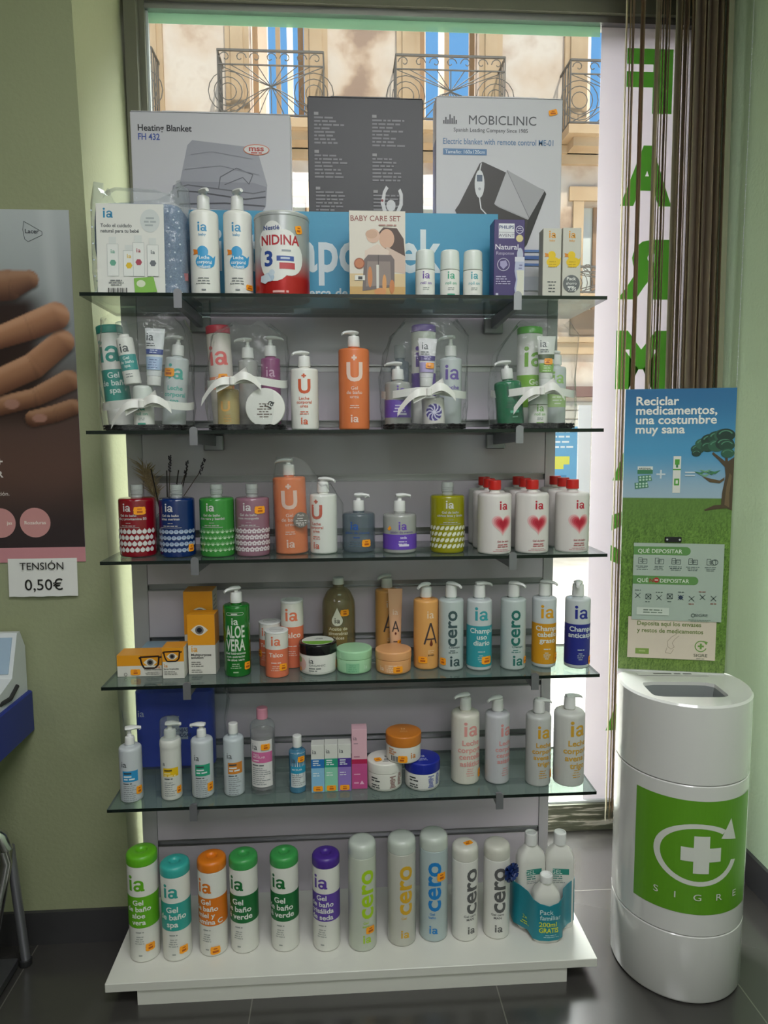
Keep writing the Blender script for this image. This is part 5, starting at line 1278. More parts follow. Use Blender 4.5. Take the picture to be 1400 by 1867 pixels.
def bath_gel(label, loc, r, body, kind, words, sticker, rz=0):
    hb, H = .1405, .172
    its = [t_('ia', .0195, -.005, .110, '#d0cccc'), t_(words[0], .0058, -.003, .098, '#c6c2c2', .02), t_(words[1], .0058, -.003, .090, '#c6c2c2', .02), small_print(-.012, .008, .083, 1, 1, .0012, '#a8a4a4'), small_print(-.030, .024, .077, 1, 1, .0022, '#b4b0b0', seed=3), r_(-.03, .024, .0715, .0725, '#b4b0b0')] + merge(motif_rows(kind, .018, .062, 4, r))
    return screw_bottle('bath_gel_bottle', label, loc, r, hb, H, body, 'clear_cap', its, neck=.0135, caprr=.0145, sh=.007, sticker=sticker, ribs=True, rz=rz, bands=[(hb + .0016, 1.0, 'clear_cap')])
bath_gel('dark red bath gel bottle with rows of white dots, first on the middle shelf', (-0.525, .092, Z3), .0435, 'red_gel', 'dot', ('Gel de baño', 'granada y provitamina B5'), (.026, .112, .027, .019), -12)
bath_gel('dark blue bath gel bottle with rows of pale shells', (-0.426, .075, Z3), .0420, 'blue_gel', 'shell', ('Gel de baño', 'algas marinas'), (.047, .022, .016, .018), -8)
bath_gel('clear green bath gel bottle with rows of white aloe leaves', (-0.331, .074, Z3), .0415, 'green_gel', 'aloe', ('Gel de baño', 'aloe vera y bambú'), None, -6)
bath_gel('dusty pink bath gel bottle with rows of white flowers', (-0.246, .073, Z3), .0410, 'pink_gel', 'flower', ('Gel de baño', 'rosa mosqueta'), (.026, .112, .026, .018), -4)
bath_gel('yellow-green bath gel bottle with rows of white leaves, before the heart bottles', (0.232, .076, Z3), .0425, 'lime_gel', 'leaf', ('Gel de baño', 'cítrico lima y limón'), None, 6)

# reed diffuser and dried flowers behind the red and blue gels
t = thing('reed_diffuser', 'reed diffuser with dark sticks and dried flowers behind the red and blue gels', 'diffuser', (-0.478, .190, Z3))
mb = MB().lathe(fillet([(0, 0), (.032, 0), (.030, .085), (.012, .10), (.012, .112), (0, .112)], [0, .004, .012, .003, .001, 0]), 'smoke_blue', 24); mb.build('bottle', t)
for dx, dy, h, x0 in ((-.035, .01, .205, -.004), (-.004, .03, .200, 0), (.030, .0, .202, .003), (.045, .02, .205, .005)):
    MB().tube([(x0, 0, .03), (x0 + dx * .5, dy * .5, h * .55), (x0 + dx, dy, h)], .0016, '#241a18/0.7', 6).build('reed', t)
rp = random.Random(21)
for dx, h in ((.004, .232), (.042, .218), (.080, .224)):
    s = MB().tube([(0, .01, .03), (dx * .5, .02, h * .6), (dx, .03, h - .03)], .0012, '#5a4a44/0.8', 5)
    for k in range(26):
        f = k / 25; a = rp.uniform(0, 6.28); zz = h - .034 + .040 * f; xx = dx + dx * .18 * f
        s.lathe([(0, -.003), (.0022, 0), (0, .003)], '#4e4452/0.8', 5, at=(xx + .0028 * math.cos(a), .03 + .0028 * math.sin(a), zz))
    s.build('lavender_sprig', t)
pm = MB()
for k in range(230):
    f = rp.random(); a = rp.uniform(-.9, .5); L_ = rp.uniform(.02, .05)
    x0, z0 = -.028 - .030 * f, .120 + .075 * f
    pm.tube([(x0, .02 + rp.uniform(-.012, .012), z0), (x0 + L_ * .5 * math.sin(a), .02, z0 + L_ * .55), (x0 + L_ * math.sin(a * 1.4), .02 + rp.uniform(-.012, .012), z0 + L_ * .85)], [.0010, .0011, .0003], 'pampas', 4)
pm.tube([(0, .01, .05), (-.03, .02, .13), (-.058, .02, .20)], .0014, 'pampas', 5)
pm.build('pampas_plume', t)['label'] = 'feathery beige pampas plume'

# urea pack
urea('shower_gel_bottle', 'tall orange urea gel pump bottle with round grey badge on the middle shelf', (-0.153, .098, Z3), .040, .187, .234, '#dd7a48/0.35', '#e8c8ba', ('Gel', 'de baño', 'urea'), .044, lean=(0, -1.5), ang=175)
b = thing('price_badge', 'round dark grey savings badge on the clear wrap of the orange and white pair', 'badge', (-0.128, .0545, Z3 + .085), 18)
mb = MB().lathe(fillet([(0, 0), (.019, 0), (.019, .001), (0, .001)], .0002), '#6e6660/0.5', 28, fn=lambda x, y, z: (x, -z, y)); deco(mb, front_map(-.001), [t_('Pack', .006, 0, .009, '#d4ccc8', .01), small_print(-.015, .015, .005, 3, .0055, .0026, '#d4ccc8'), t_('9,95', .006, 0, -.015, '#d4ccc8', .02)], None); mb.build('disc', b)
urea('lotion_bottle', 'white urea lotion pump bottle in clear wrap beside the orange one', (-0.074, .087, Z3), .033, .145, .188, 'soft_white', '#cf5a42', ('Leche', 'corporal', 'urea'), .034, rz=-32, ang=5)
w = thing('shrink_wrap', 'clear shrink wrap joining the orange and white urea bottles', 'wrap', (-0.112, .092, Z3))
mb = MB(); rings = []
for k, z in enumerate((.004, .06, .12, .17, .20, .236)):
    hw = .0855 if z < .15 else (.078 - (z - .15) * .35); cx = 0 if z < .15 else -.010 - (z - .15) * .2
    rings.append([(cx + hw * math.copysign(abs(math.cos(q)) ** .6, math.cos(q)) * (1 + .02 * math.sin(i * 2.2 + k)), .049 * (1 - max(0, z - .12) * 3.5) * math.sin(q) * (1 + .05 * math.sin(i * 1.4 + k)), z + (-.045 * max(0, math.cos(q)) if k > 3 else 0)) for i, q in enumerate([2 * PI * i / 36 for i in range(36)])])
mb.loft(rings, 'cellophane', cap=False); mb.build('film', w, sharp=80, flip=False)

pump_bottle('hand_soap_bottle', 'clear bluish soap pump bottle with orange price sticker', (0.013, .110, Z3), .0410, .0955, .146, 'smoke_blue', [t_('ia', .0205, -.012, .056, '#2c5aa8'), t_('jabón de manos', .0068, -.006, .046, '#3a5a94', .01), small_print(-.02, .008, .039, 1, 1, .003, '#3a5a94'), small_print(-.03, .01, .028, 3, .006, .0016, '#5a6c80')], ang=-10, sh=.008, neck=.0145, sticker=(.018, .023, .023, .018), reach=.020)
pump_bottle('hand_soap_bottle', 'clear soap pump bottle with violet label beside the yellow-green gel', (0.114, .084, Z3), .0415, .0955, .146, 'milky_soap', [t_('ia', .0205, .004, .058, '#6a48b0'), t_('jabón de manos', .0062, .002, .050, '#6a5a94', .008), r_(-.062, .062, .010, .047, '#6a48b4'), t_('seda', .006, .006, .037, '#dcd6ea', .02), small_print(-.012, .02, .031, 2, .006, .0026, '#d0c8e4'), r_(-.005, .020, .018, .023, '#dcd6ea'), p_([(-.036, .060), (-.028, .068), (-.024, .062), (-.030, .056)], 'sticker')], ang=5, sh=.008, neck=.0145, reach=.030)

def heart_bottle(label, loc, rz):
    r, hb, H = .0410, .146, .177
    its = [t_('ia', .021, .004, .108, '#b8283c')] + [heart_(.002, .074, w_, k) for w_, k in ((.058, '#e2b4b4'), (.049, '#d98c90'), (.040, '#cc5c66'), (.031, '#bf3044'), (.020, '#b01c34'))]
    its += [t_('Gel de baño', .0042, .004, .030, '#a84a54', .02), small_print(-.018, .024, .025, 2, .005, .0024, '#b05a60'), small_print(-.026, .03, .013, 2, .004, .0014, '#c89498')]
    return screw_bottle('heart_gel_bottle', label, loc, r, hb, H, '#dbd6d2/0.3', '#c2231e/0.35', its, neck=.013, caprr=.0155, sh=.008, rz=rz, group='white bottles with red hearts')
rows = {1: ('front row, beside the yellow-green gel', 'second in line behind the first one', 'third in line behind the first one'), 2: ('front row, middle of the three', 'second in the middle line', 'last in the middle line'), 3: ('front row, nearest the shelf end', 'second in the end line', 'last in the end line')}
h0_ = None
for c, (x, y, rz) in enumerate(((0.344, .062, 14), (0.438, .066, 5), (0.540, .070, 5)), 1):
    for k in range(3):
        lb = 'white gel bottle with red heart and red cap, ' + rows[c][k]
        loc = (x + .004 * k, y + k * .0830 - .014, Z3)
        if h0_ is None: h0_ = heart_bottle(lb, loc, rz)
        else: dup(h0_, loc, lb, rz + 4 * k)

# ------------------------------------------------------------------ fourth shelf
Z4 = TOP[3]
YL = '#e2971c'
def eye_(u, v, w, glass=False, big=False):
    s = w / 2
    almond = [(u - s + 2 * s * k / 12, v + .62 * s * math.sin(PI * k / 12)) for k in range(13)] + [(u + s - 2 * s * k / 12, v - .62 * s * math.sin(PI * k / 12)) for k in range(1, 12)]
    o = [p_(almond, '#ddd6c8'), c_(u, v, s * .50, '#77706c'), c_(u, v, s * .30, '#1e1b1c')]
    if glass: 
        f = [(u - s * 1.5, v + s * .85), (u + s * 1.35, v + s * .95), (u + s * 1.2, v - s * .4), (u + s * .7, v - s * .9), (u - s * .9, v - s * .9), (u - s * 1.25, v - s * .3), (u - s * 1.5, v + s * .85)]
        o.append(line_(f, s * .26, '#2a1512'))
        o.append(line_([(u - s * 1.7, v + s * .75), (u - s * 1.3, v + s * .7)], s * .3, '#2a1512')); o.append(line_([(u + s * 1.2, v + s * .7), (u + s * 1.75, v + s * .85)], s * .25, '#2a1512'))
    return o
carton('lens_wipes_box', 'low orange and white box showing an eye in glasses, at the shelf corner', (-0.529, .100, Z4), .108, .060, .054, '#d9d5cc/0.45', [r_(-.054, .054, .027, .054, YL), t_('ia', .0085, .045, .0195, '#d89040')] + eye_(.026, .035, .032, True) + [t_('Toallitas limpiagafas', .0036, .053, .0155, '#4c4a48', .02, 'r'), small_print(.01, .053, .011, 3, .003, .0012, '#7a7672'), ring_(-.034, .006, .003, .004, '#55534f')], top=[r_(-.054, .054, -.03, .03, YL)], sticker=(-.010, .0115, .024, .015), rz=0)
carton('lens_carton', 'blue-topped carton lying behind the low orange box', (-0.512, .190, Z4), .085, .10, .040, '#8fa8bc/0.4')
carton('lens_spray_box', 'small orange and white carton showing an eye in glasses', (-0.4425, .0750, Z4), .052, .052, .077, '#d9d5cc/0.45', [r_(-.026, .026, .042, .077, YL), t_('ia', .0085, -.018, .028, '#d89040')] + eye_(-.002, .055, .027, True) + [t_('Spray limpiagafas', .0036, -.023, .0225, '#4c4a48', .02, 'l'), small_print(-.022, .02, .018, 3, .0035, .0014, '#7a7672', al='l')], top=[r_(-.026, .026, -.026, .026, YL)])
carton('lens_solution_box', 'front yellow and white lens solution box with an eye', (-0.3775, .098, Z4), .067, .048, .151, '#d9d5cc/0.45', [r_(-.0335, .0335, .074, .151, YL), t_('ia', .015, -.0255, .057, '#e0a040', .022, 'l')] + eye_(-.004, .112, .042) + [t_('Multipurpose', .0062, -.026, .047, '#3c3a38', .04, 'l'), t_('solution', .0062, -.026, .040, '#3c3a38', .04, 'l'), small_print(-.026, .01, .032, 3, .005, .002, '#7a7672', al='l'), small_print(-.026, .012, .012, 2, .005, .0018, '#7a7672', al='l')], side=[r_(-.024, .024, .074, .151, '#d08a18')], top=[r_(-.0335, .0335, -.024, .024, YL)], group='lens solution boxes', rz=-2)
carton('lens_solution_box', 'taller yellow and white lens solution box standing behind the front one', (-0.396, .168, Z4), .073, .066, .196, '#d9d5cc/0.45', [r_(-.0365, .0365, .085, .196, YL)] + eye_(.004, .136, .060), side=[r_(-.033, .033, .0, .196, '#c9c2b4'), small_print(-.028, .028, .18, 14, .011, .004, '#8a8478')], top=[r_(-.0365, .0365, -.033, .033, YL)], group='lens solution boxes')

pump_bottle('aloe_gel_bottle', 'green aloe vera gel pump bottle beside the yellow boxes', (-0.291, .074, Z4), .0325, .176, .222, 'aloe_gel', [ring_(.0, .1575, 0, .0, '#d4dcd0'), line_([(-.020, .155), (.020, .155), (.022, .158), (.020, .161), (-.020, .161), (-.022, .158), (-.020, .155)], .0008, '#d4dcd0'), small_print(-.014, .014, .1592, 1, 1, .0028, '#d4dcd0'), t_('ia', .018, .0, .132, '#d4dcd0', .01), t_('ALOE', .030, 0, .100, '#d2dacc', .03, fit=.047), t_('VERA', .030, 0, .067, '#d2dacc', .03, fit=.048), t_('Gel hidratante', .0058, 0, .058, '#d2dacc', .02), t_('con extracto', .0058, 0, .050, '#d2dacc', .02), t_('de aloe vera', .0058, 0, .042, '#d2dacc', .02), small_print(-.014, .014, .035, 3, .005, .0018, '#a8c4a0'), small_print(-.01, .01, .015, 1, 1, .003, '#a8c4a0')], ang=222, sh=.006, sticker=(.030, .027, .018, .019), rz=0)
def talc(label, loc, r, H, sz, st=None, rz=0):
    t = thing('talc_canister', label, 'canister', loc, rz, 'talc canisters')
    zt_ = H * .62
    prof = fillet([(0, 0), (r, 0), (r, zt_), (r, H * .965), (0, H * .965)], [0, .002, 0, .001, 0])
    mb = MB().lathe(prof, '#df7756/0.45', 30, bands=[(zt_, H, '#dad7cf/0.45')])
    mp = cyl_map(prof)
    deco(mb, mp, [t_('ia', sz, 0, H * .71, '#df7756', .03), t_('Talco', sz * .45, 0, H * .46, '#ecd8cc', .02), small_print(-r * .7, r * .7, H * .34, 1, 1, .0026, '#ecd0c4'), small_print(-r * .5, r * .5, H * .26, 3, .005, .0018, '#eac4b4')]); mb.build('body', t)
    lid = MB().lathe(fillet([(0, H * .966), (r * 1.015, H * .966), (r * 1.015, H), (0, H * .997)], [0, .0005, .001, 0]), WP, 30)
    deco(lid, top_map(H), [r_(-r * .5, r * .5, -.0012, .0012, '#b8b6b0'), ring_(0, 0, r * .55, r * .60, '#c4c2bc')], None); lid.build('lid', t)
    if st: price(t, mp, *st)
talc('small talc canister standing behind the other small one', (-0.217, .145, Z4), .0285, .113, .021, (-.020, .034, .018, .018), -20)
talc('small talc canister at the front with an orange price sticker', (-0.193, .060, Z4), .0285, .113, .023, (.018, .026, .020, .017))
talc('large talc canister, tallest of the three', (-0.159, .130, Z4), .0285, .172, .032)
# almond oil
t = thing('almond_oil_bottle', 'large clear bottle of almond oil with white cap behind the green jar', 'bottle', (-0.040, .195, Z4))
prof = fillet([(0, 0), (.044, 0), (.044, .130), (.043, .152), (.030, .180), (.0135, .190), (.0135, .196), (0, .196)], [0, .006, .02, .02, .015, .004, 0, 0], 5)
mb = MB().lathe(prof, 'oil_gel', 32); mp = cyl_map(prof)
deco(mb, mp, [c_(-.004, .108, .0145, '#dcd8c8'), p_([(-.017, .114), (-.004, .142), (.009, .114)], '#dcd8c8'), t_('ia', .014, -.004, .101, '#5c584c'), r_(-.03, .022, .044, .090, '#7c6a3c')] + [t_(s, .0085, -.002, .082 - .012 * k, '#d8d0b4', .02) for k, s in enumerate(('Aceite de', 'almendras', 'dulces'))]); mb.build('body', t)
MB().lathe(fillet([(0, .1965), (.0155, .1965), (.0150, .215), (0, .215)], [0, .001, .004, 0]), WP, 24).build('cap', t)
price(t, mp, .016, .128, .023, .017)
jar('hair_mask_jar', 'white hair mask jar with glossy black lid', (-0.093, .086, Z4), .0465, .076, .026, '#e0dfd8/0.4', '#151517/0.12', [r_(-.07, .07, 0, .007, '#1d3a2c'), t_('ia', .0145, -.022, .030, '#4c5050', .0, 'l'), t_('ORGANIC', .0052, -.022, .023, '#6a6e6c', .0, 'l', wx=1.3), small_print(-.022, .028, .019, 1, 1, .003, '#7a7e7c', al='l'), small_print(-.022, .012, .013, 1, 1, .0026, '#7a7e7c', al='l'), c_(-.043, .026, .013, '#d8b8b0', .016), c_(-.053, .036, .008, '#88b06c'), c_(-.052, .012, .006, '#e8a058'), r_(.058, .064, .01, .03, '#e09a50')], top=[c_(0, 0, .040, '#d6dad0'), p_([(-.038, -.006), (.038, -.006)] + [(.038 * math.cos(a), -.006 - .030 * math.sin(a)) for a in [PI * k / 14 for k in range(1, 14)]], '#74ac3c'), small_print(-.01, .02, .018, 2, .006, .003, '#6a6e6c')])
jar('body_cream_jar', 'pale green plastic jar of body cream', (-0.002, .083, Z4), .0440, .0575, .022, '#a8d6ac/0.35', '#a4d4a8/0.35', [r_(-.022, .012, .004, .028, '#8cc49a'), small_print(-.018, .008, .024, 4, .005, .002, '#6fae84'), t_('ia', .010, .030, .012, '#c8e8cc')])
jar('hair_cream_jar', 'peach plastic jar with an orange price sticker', (0.096, .072, Z4), .0445, .056, .021, '#dfa26c/0.35', '#e0a470/0.3', [t_('ia', .011, -.034, .010, '#f0d4b8'), r_(-.026, .018, .006, .026, '#e4ae80'), small_print(-.022, .012, .024, 4, .005, .002, '#f0d0b0')], sticker=(.008, .014, .024, .017))
def argan(label, loc, st, rz=0):
    K = '#463a3c'
    return pump_bottle('argan_shampoo_bottle', label, loc, .0315, .176, .219, '#dfa35e/0.35', [t_('ia', .0205, .006, .132, '#ecd6bc', .0), line_([(-.010, .066), (.006, .120)], .0042, K), line_([(.006, .120), (.023, .066)], .0042, K), line_([(-.005, .079), (.019, .079)], .0036, K), c_(.0075, .066, .0042, '#6a2a1c', .005), p_([(.0035, .068), (.0075, .080), (.0115, .068)], '#6a2a1c'), t_('argán', .005, .007, .036, '#5a4438', .02), small_print(-.006, .02, .05, 2, .005, .0018, '#e8c8a0')], ang=222, sh=.006, sticker=st, rz=rz)
argan('peach argan shampoo pump bottle standing alone before the white row', (0.181, .093, Z4), (-.014, .026, .023, .017), 4)
argan('peach argan shampoo pump bottle behind the peach jar and tube', (0.090, .215, Z4), None)
tube_pack('hair_cream_tube', 'slim peach hair cream tube standing behind the peach jar', (0.1075, .152, Z4), .038, .190, '#e6b48e/0.35', '#e0a878/0.35', [t_('ia', .016, .0, .122, '#f2dcc6', .0), line_([(-.008, .078), (0, .106)], .003, '#463a3c'), line_([(0, .106), (.008, .078)], .003, '#463a3c'), line_([(-.005, .087), (.005, .087)], .0026, '#463a3c'), c_(0, .074, .0026, '#6a2a1c', .0034), r_(-.006, .006, .052, .054, '#5a4438')], sticker=(.012, .046, .016, .022))
def shampoo(label, loc, col, key2, words, st, ang, rz=0, r=.0315, hb=.177):
    its = [t_('ia', .034, .0, .128, col, .03), r_(-r * 1.75, r * 1.75, .010, .114, key2)] + [t_(s, .0125, .001, .096 - .0155 * k, '#d8dfdc', .022) for k, s in enumerate(words)] + [small_print(-.014, .014, .05, 1, 1, .0022, '#cdd8d4'), small_print(-.010, .010, .040, 4, .005, .0018, '#c4d0cc')]
    return pump_bottle('shampoo_bottle', label, loc, r, hb, .222, 'grey_white', its, ang=ang, sh=.006, sticker=st, rz=rz, ch=.030)
def cero(label, loc, col, sub, st, ang, name='shampoo_bottle', r=.0315, rz=0):
    its = [t_('cero', .033, -.002, .108, col, .03, rot=90), t_('Champú', .0055, .004, .058, col, .01), small_print(-.012, .014, .053, 2, .005, .0024, sub), t_('ia', .026, .006, .012, col, .03)]
    return pump_bottle(name, label, loc, r, .178, .222, '#b9c3c1/0.3', its, ang=ang, sh=.006, sticker=st, rz=rz, ch=.030)
cero('grey shampoo pump bottle with dark slate vertical letters, next to the argan bottle', (0.243, .080, Z4), '#3c5254', '#5a6c6c', (-.026, .023, .018, .018), -50, rz=0)
shampoo('grey and turquoise daily shampoo pump bottle', (0.314, .075, Z4), '#3a9ca4', '#3598a2', ('Champú', 'uso', 'diario'), (.014, .027, .027, .020), 5)
cero('grey shampoo pump bottle with dark green vertical letters, beside the ochre one', (0.400, .072, Z4), '#206a60', '#4a8078', (.030, .024, .014, .018), -42, rz=0)
shampoo('grey and ochre shampoo pump bottle', (0.483, .083, Z4), '#d89c20', '#cf921c', ('Champú', 'cabello', 'graso'), (.030, .026, .018, .022), -35, r=.0305)
shampoo('grey and deep blue anti-dandruff shampoo pump bottle at the shelf end', (0.565, .070, Z4), '#26308a', '#252c84', ('Champú', 'anticaspa'), (.030, .020, .014, .022), 250)

# ------------------------------------------------------------------ lowest glass shelf
Z5 = TOP[4]
t = thing('sponge_pack', 'dark blue pack of soap sponges in clear film at the back of the shelf', 'pack', (-0.482, .224, Z5))
mb = MB().rbox(-.103, .103, -.028, .028, 0, .225, '#2440b4/0.35', .022, 5)
deco(mb, front_map(-.028), [t_('ia', .019, -.085, .150, '#c4cbe0', .0, 'c'), r_(-.018, .014, .054, .150, '#aab4cc'), r_(-.006, .036, .085, .118, '#aab4cc'), t_('ESPONJAS', .0095, .010, .106, '#24346e', .03, wx=.95), t_('JABONOSAS', .0095, .010, .092, '#24346e', .03, wx=.95)], None)
mb.build('sponge_block', t)
f = MB(); rings = []
for k, (s, z) in enumerate(((1.0, .001), (1.02, .05), (1.0, .12), (1.02, .19), (1.0, .245))):
    rings.append([((.136 + .010 * math.sin(k * 2 + i * .7)) * s * math.copysign(abs(math.cos(q)) ** .7, math.cos(q)), .034 * math.copysign(abs(math.sin(q)) ** .6, math.sin(q)), z + .003 * math.sin(i * 1.1)) for i, q in enumerate([2 * PI * i / 40 for i in range(40)])])
f.loft(rings, 'clear_film', cap=False); f.build('film', t, sharp=80, flip=False)

def derm(kind, label, loc, r, hb, H, body, band, fg='#dfe6e8', st=None, ang=0, rz=0, neck=.011):
    its = [t_('ia', .0155, -.009, hb * .67, '#4a4f52', .0), r_(-.013, .024, hb * .40, hb * .60, band), small_print(-.010, .020, hb * .60 - .004, 1, 1, .004, '#3a4248', al='l'), small_print(-.010, .020, hb * .60 - .012, 2, .007, .0036, fg, al='l'), small_print(-.012, .022, hb * .375, 1, 1, .0026, '#4c5154', al='l'), small_print(-.012, .022, hb * .33, 9, .0052, .0016, '#8c9194', al='l', seed=int(H * 1e4))]
    if kind == 'pump': return pump_bottle('face_lotion_bottle', label, loc, r, hb, H, body, its, ang=ang, sh=.008, sticker=st, rz=rz, cr=.0118, ch=.018, neck=neck, reach=.026)
    return screw_bottle('face_lotion_bottle', label, loc, r, hb, H, body, WP, its, rz=rz, sticker=st, caprr=.0118, sh=.010, neck=.010)
derm('pump', 'grey-white face lotion pump bottle with blue label band, first on the shelf', (-0.555, .052, Z5), .0270, .136, .186, '#c3c8cc/0.35', '#2f8fc4', ang=15, st=(.026, .030, .016, .020), rz=0)
# foam bottle with clear over-cap
t = thing('face_foam_bottle', 'white foaming cleanser bottle with yellow label band and clear dome cap', 'bottle', (-0.458, .054, Z5))
prof = fillet([(0, 0), (.0252, 0), (.0252, .128), (.0262, .136), (.0252, .152), (0, .156)], [0, .005, .003, .003, .010, 0])
mb = MB().lathe(prof, '#d6d6d0/0.35', 28); mp = cyl_map(prof)
deco(mb, mp, [t_('a', .0115, -.013, .090, '#4a4f52', .0), r_(-.015, .024, .062, .084, '#e2b818'), small_print(-.012, .02, .080, 1, 1, .004, '#5a4a18', al='l'), small_print(-.012, .02, .072, 2, .006, .003, '#efe0a0', al='l'), small_print(-.012, .022, .058, 1, 1, .0026, '#4c5154', al='l'), small_print(-.012, .022, .048, 7, .0055, .0016, '#8c9194', al='l')]); mb.build('body', t)
pump_part(t, .154, .194, 0, '#e0e0da/0.35', .0150, .020, .024)
MB().lathe(fillet([(.0245, .153), (.0235, .203), (0, .205)], [0, .010, 0]), 'clear_plastic', 28).build('dome_cap', t)['label'] = 'clear dome cap'
price(t, mp, .025, .026, .014, .018)
derm('pump', 'grey-white face lotion pump bottle with green label band', (-0.383, .061, Z5), .0270, .146, .186, '#c3c8cc/0.35', '#2a9a76', ang=178, st=(.024, .028, .017, .022))
derm('screw', 'grey-white face lotion bottle with orange label band and plain white cap', (-0.306, .065, Z5), .0255, .146, .180, '#c0c8cc/0.35', '#cf8230', rz=4)
# micellar water
t = thing('micellar_water_bottle', 'clear micellar water bottle with pink label band and pink cap', 'bottle', (-0.234, .070, Z5), 3)
prof = fillet([(0, 0), (.0300, 0), (.0308, .006), (.0308, .172), (.026, .180), (.0135, .184), (.0135, .188), (0, .188)], [0, .003, .003, .010, .004, .002, 0, 0])
MB().lathe(prof, 'clear_plastic', 30).build('body', t)
MB().lathe(fillet([(0, .010), (.0282, .010), (.0284, .158), (0, .158)], [0, .004, .001, 0]), 'micellar_water', 28).build('liquid', t)['label'] = 'clear liquid inside'
lb = MB(); mp = cyl_map(prof)
deco(lb, mp, [r_(-.032, .026, .022, .142, '#dcd9d8'), r_(-.030, .026, .085, .112, '#cf6a9c'), t_('ia', .0165, -.019, .118, '#4a4f52', .0), t_('Agua', .0052, -.024, .104, '#ecd0de', .01, 'l'), t_('MICELAR', .0052, -.024, .097, '#ecd0de', .02, 'l'), small_print(-.024, .01, .092, 1, 1, .003, '#ecd0de', al='l'), small_print(-.026, .022, .080, 1, 1, .003, '#5a5f62', al='l'), small_print(-.026, .022, .072, 9, .0052, .0018, '#8c9194', al='l')], .005, .0008)
lb.build('label', t, smooth=False, flip=False)
MB().lathe(fillet([(0, .1885), (.0142, .1885), (.0138, .216), (0, .216)], [0, .001, .003, 0]), '#d992a6/0.35', 24).build('cap', t)
price(t, mp, .008, .126, .021, .016, base=.003)
screw_bottle('toner_bottle', 'small clear blue toner bottle with white cap', (-0.148, .064, Z5), .0212, .106, .143, 'tonic_water', WP, [r_(-.018, .024, .016, .104, '#d2d8da'), r_(-.018, .024, .052, .070, '#2f98bc'), t_('ia', .0135, -.011, .080, '#4a4f52', .0), t_('MICELAR', .0042, -.014, .060, '#d4e6ec', .02, 'l'), small_print(-.014, .02, .048, 6, .005, .0016, '#8c9194', al='l')], caprr=.0115, sh=.010, sticker=(.010, .089, .018, .015), rz=4)
def serum(x, y, band, low, label, txt, w=.0325):
    return carton('serum_carton', label, (x, y + .004, Z5), w, .034, .122, '#d6d6d0/0.45', [r_(-w / 2, w / 2, 0, .066, low), r_(-w / 2, w / 2, .063, .086, band), t_('ia', .0115, -.008, .100, '#4a4f52', .0), small_print(-.012, .012, .083, 1, 1, .003, '#dfe6ea', al='l'), small_print(-.012, .012, .077, 2, .005, .0026, '#dfe6ea', al='l'), small_print(-.012, .012, .05, 2, .006, .002, '#eef2f2', al='l')], sticker=(0, .0095, .024, .014), group='slim serum cartons')
serum(-0.0965, .060, '#2472b8', '#88bcdc', 'slim white and blue serum carton, first of the three', 'a')
serum(-0.0630, .062, '#2a9a7c', '#8cccb0', 'slim white and green serum carton, middle of the three', 'b')
serum(-0.0295, .062, '#4c3490', '#9078c0', 'slim white and violet serum carton, beside the pink one', 'c')
carton('serum_carton', 'tall pale pink and magenta carton beside the white jar', (0.008, .075, Z5), .0385, .036, .156, '#dcb0bc/0.45', [r_(-.0195, .0195, 0, .068, '#c0508a'), r_(-.0195, .0195, .066, .078, '#b02450'), t_('ia', .011, -.011, .128, '#7a6a70', .0), small_print(-.014, .008, .120, 1, 1, .002, '#a88a94', al='l'), small_print(-.014, .010, .086, 1, 1, .003, '#b07a8c', al='l'), small_print(-.014, .012, .04, 1, 1, .003, '#e0a0c0', al='l'), p_([(.0, .012), (.006, .022), (.012, .012)], '#e6b0cc'), small_print(-.014, .006, .018, 1, 1, .004, '#e0a0c0', al='l')])
JB = [small_print(-.040, -.006, .036, 2, .007, .0034, '#3a3c3e', al='l'), small_print(-.040, -.002, .018, 2, .006, .003, '#3a3c3e', al='l'), r_(-.05, .055, .006, .0068, '#9a9a98')]
def inks(k): return [small_print(.010, .027, .040, 8, .004, .0030, k, seed=2), small_print(.033, .048, .044, 8, .004, .0030, k, seed=3)]
jar('body_butter_jar', 'white jar with plain white lid, beside the pink carton', (0.073, .077, Z5), .0445, .072, .026, '#dedcd4/0.4', '#e0ded6/0.35', JB + inks('#9a7c78'), top=[t_('ia', .012, .006, -.002, '#3a3c3e', .03), small_print(-.01, .03, -.010, 3, .006, .003, '#55585a')], group='body cream jars', stick_top=(-.018, -.016, .018, .018, .3))
jar('body_butter_jar', 'white jar with royal blue lid', (0.169, .073, Z5), .0445, .072, .028, '#dedcd8/0.4', '#1d2a94/0.3', JB + inks('#7a80b4'), top=[t_('ia', .012, .0, -.002, '#c8cce4', .02), small_print(-.015, .015, -.010, 3, .005, .0024, '#a8b0d8')], group='body cream jars')
jar('body_butter_jar', 'white jar with caramel orange lid resting on the two other jars', (0.121, .073, Z5 + .0726), .0445, .070, .027, '#dedcd4/0.4', '#c9782a/0.35', [t_('ia', .0145, .022, .014, '#d08030'), small_print(-.046, -.020, .038, 3, .006, .004, '#c89470', al='l')] + [r_(-.038 + k * .0026, -.038 + k * .0026 + (.0009 if k % 3 else .0016), .006, .020, '#2a2a2a') for k in range(8)], top=[t_('ia', .011, .0, .006, '#e8b880', .02), small_print(-.015, .015, -.002, 2, .005, .0024, '#e0a868')], group='body cream jars', sticker=(-.006, .014, .024, .018))
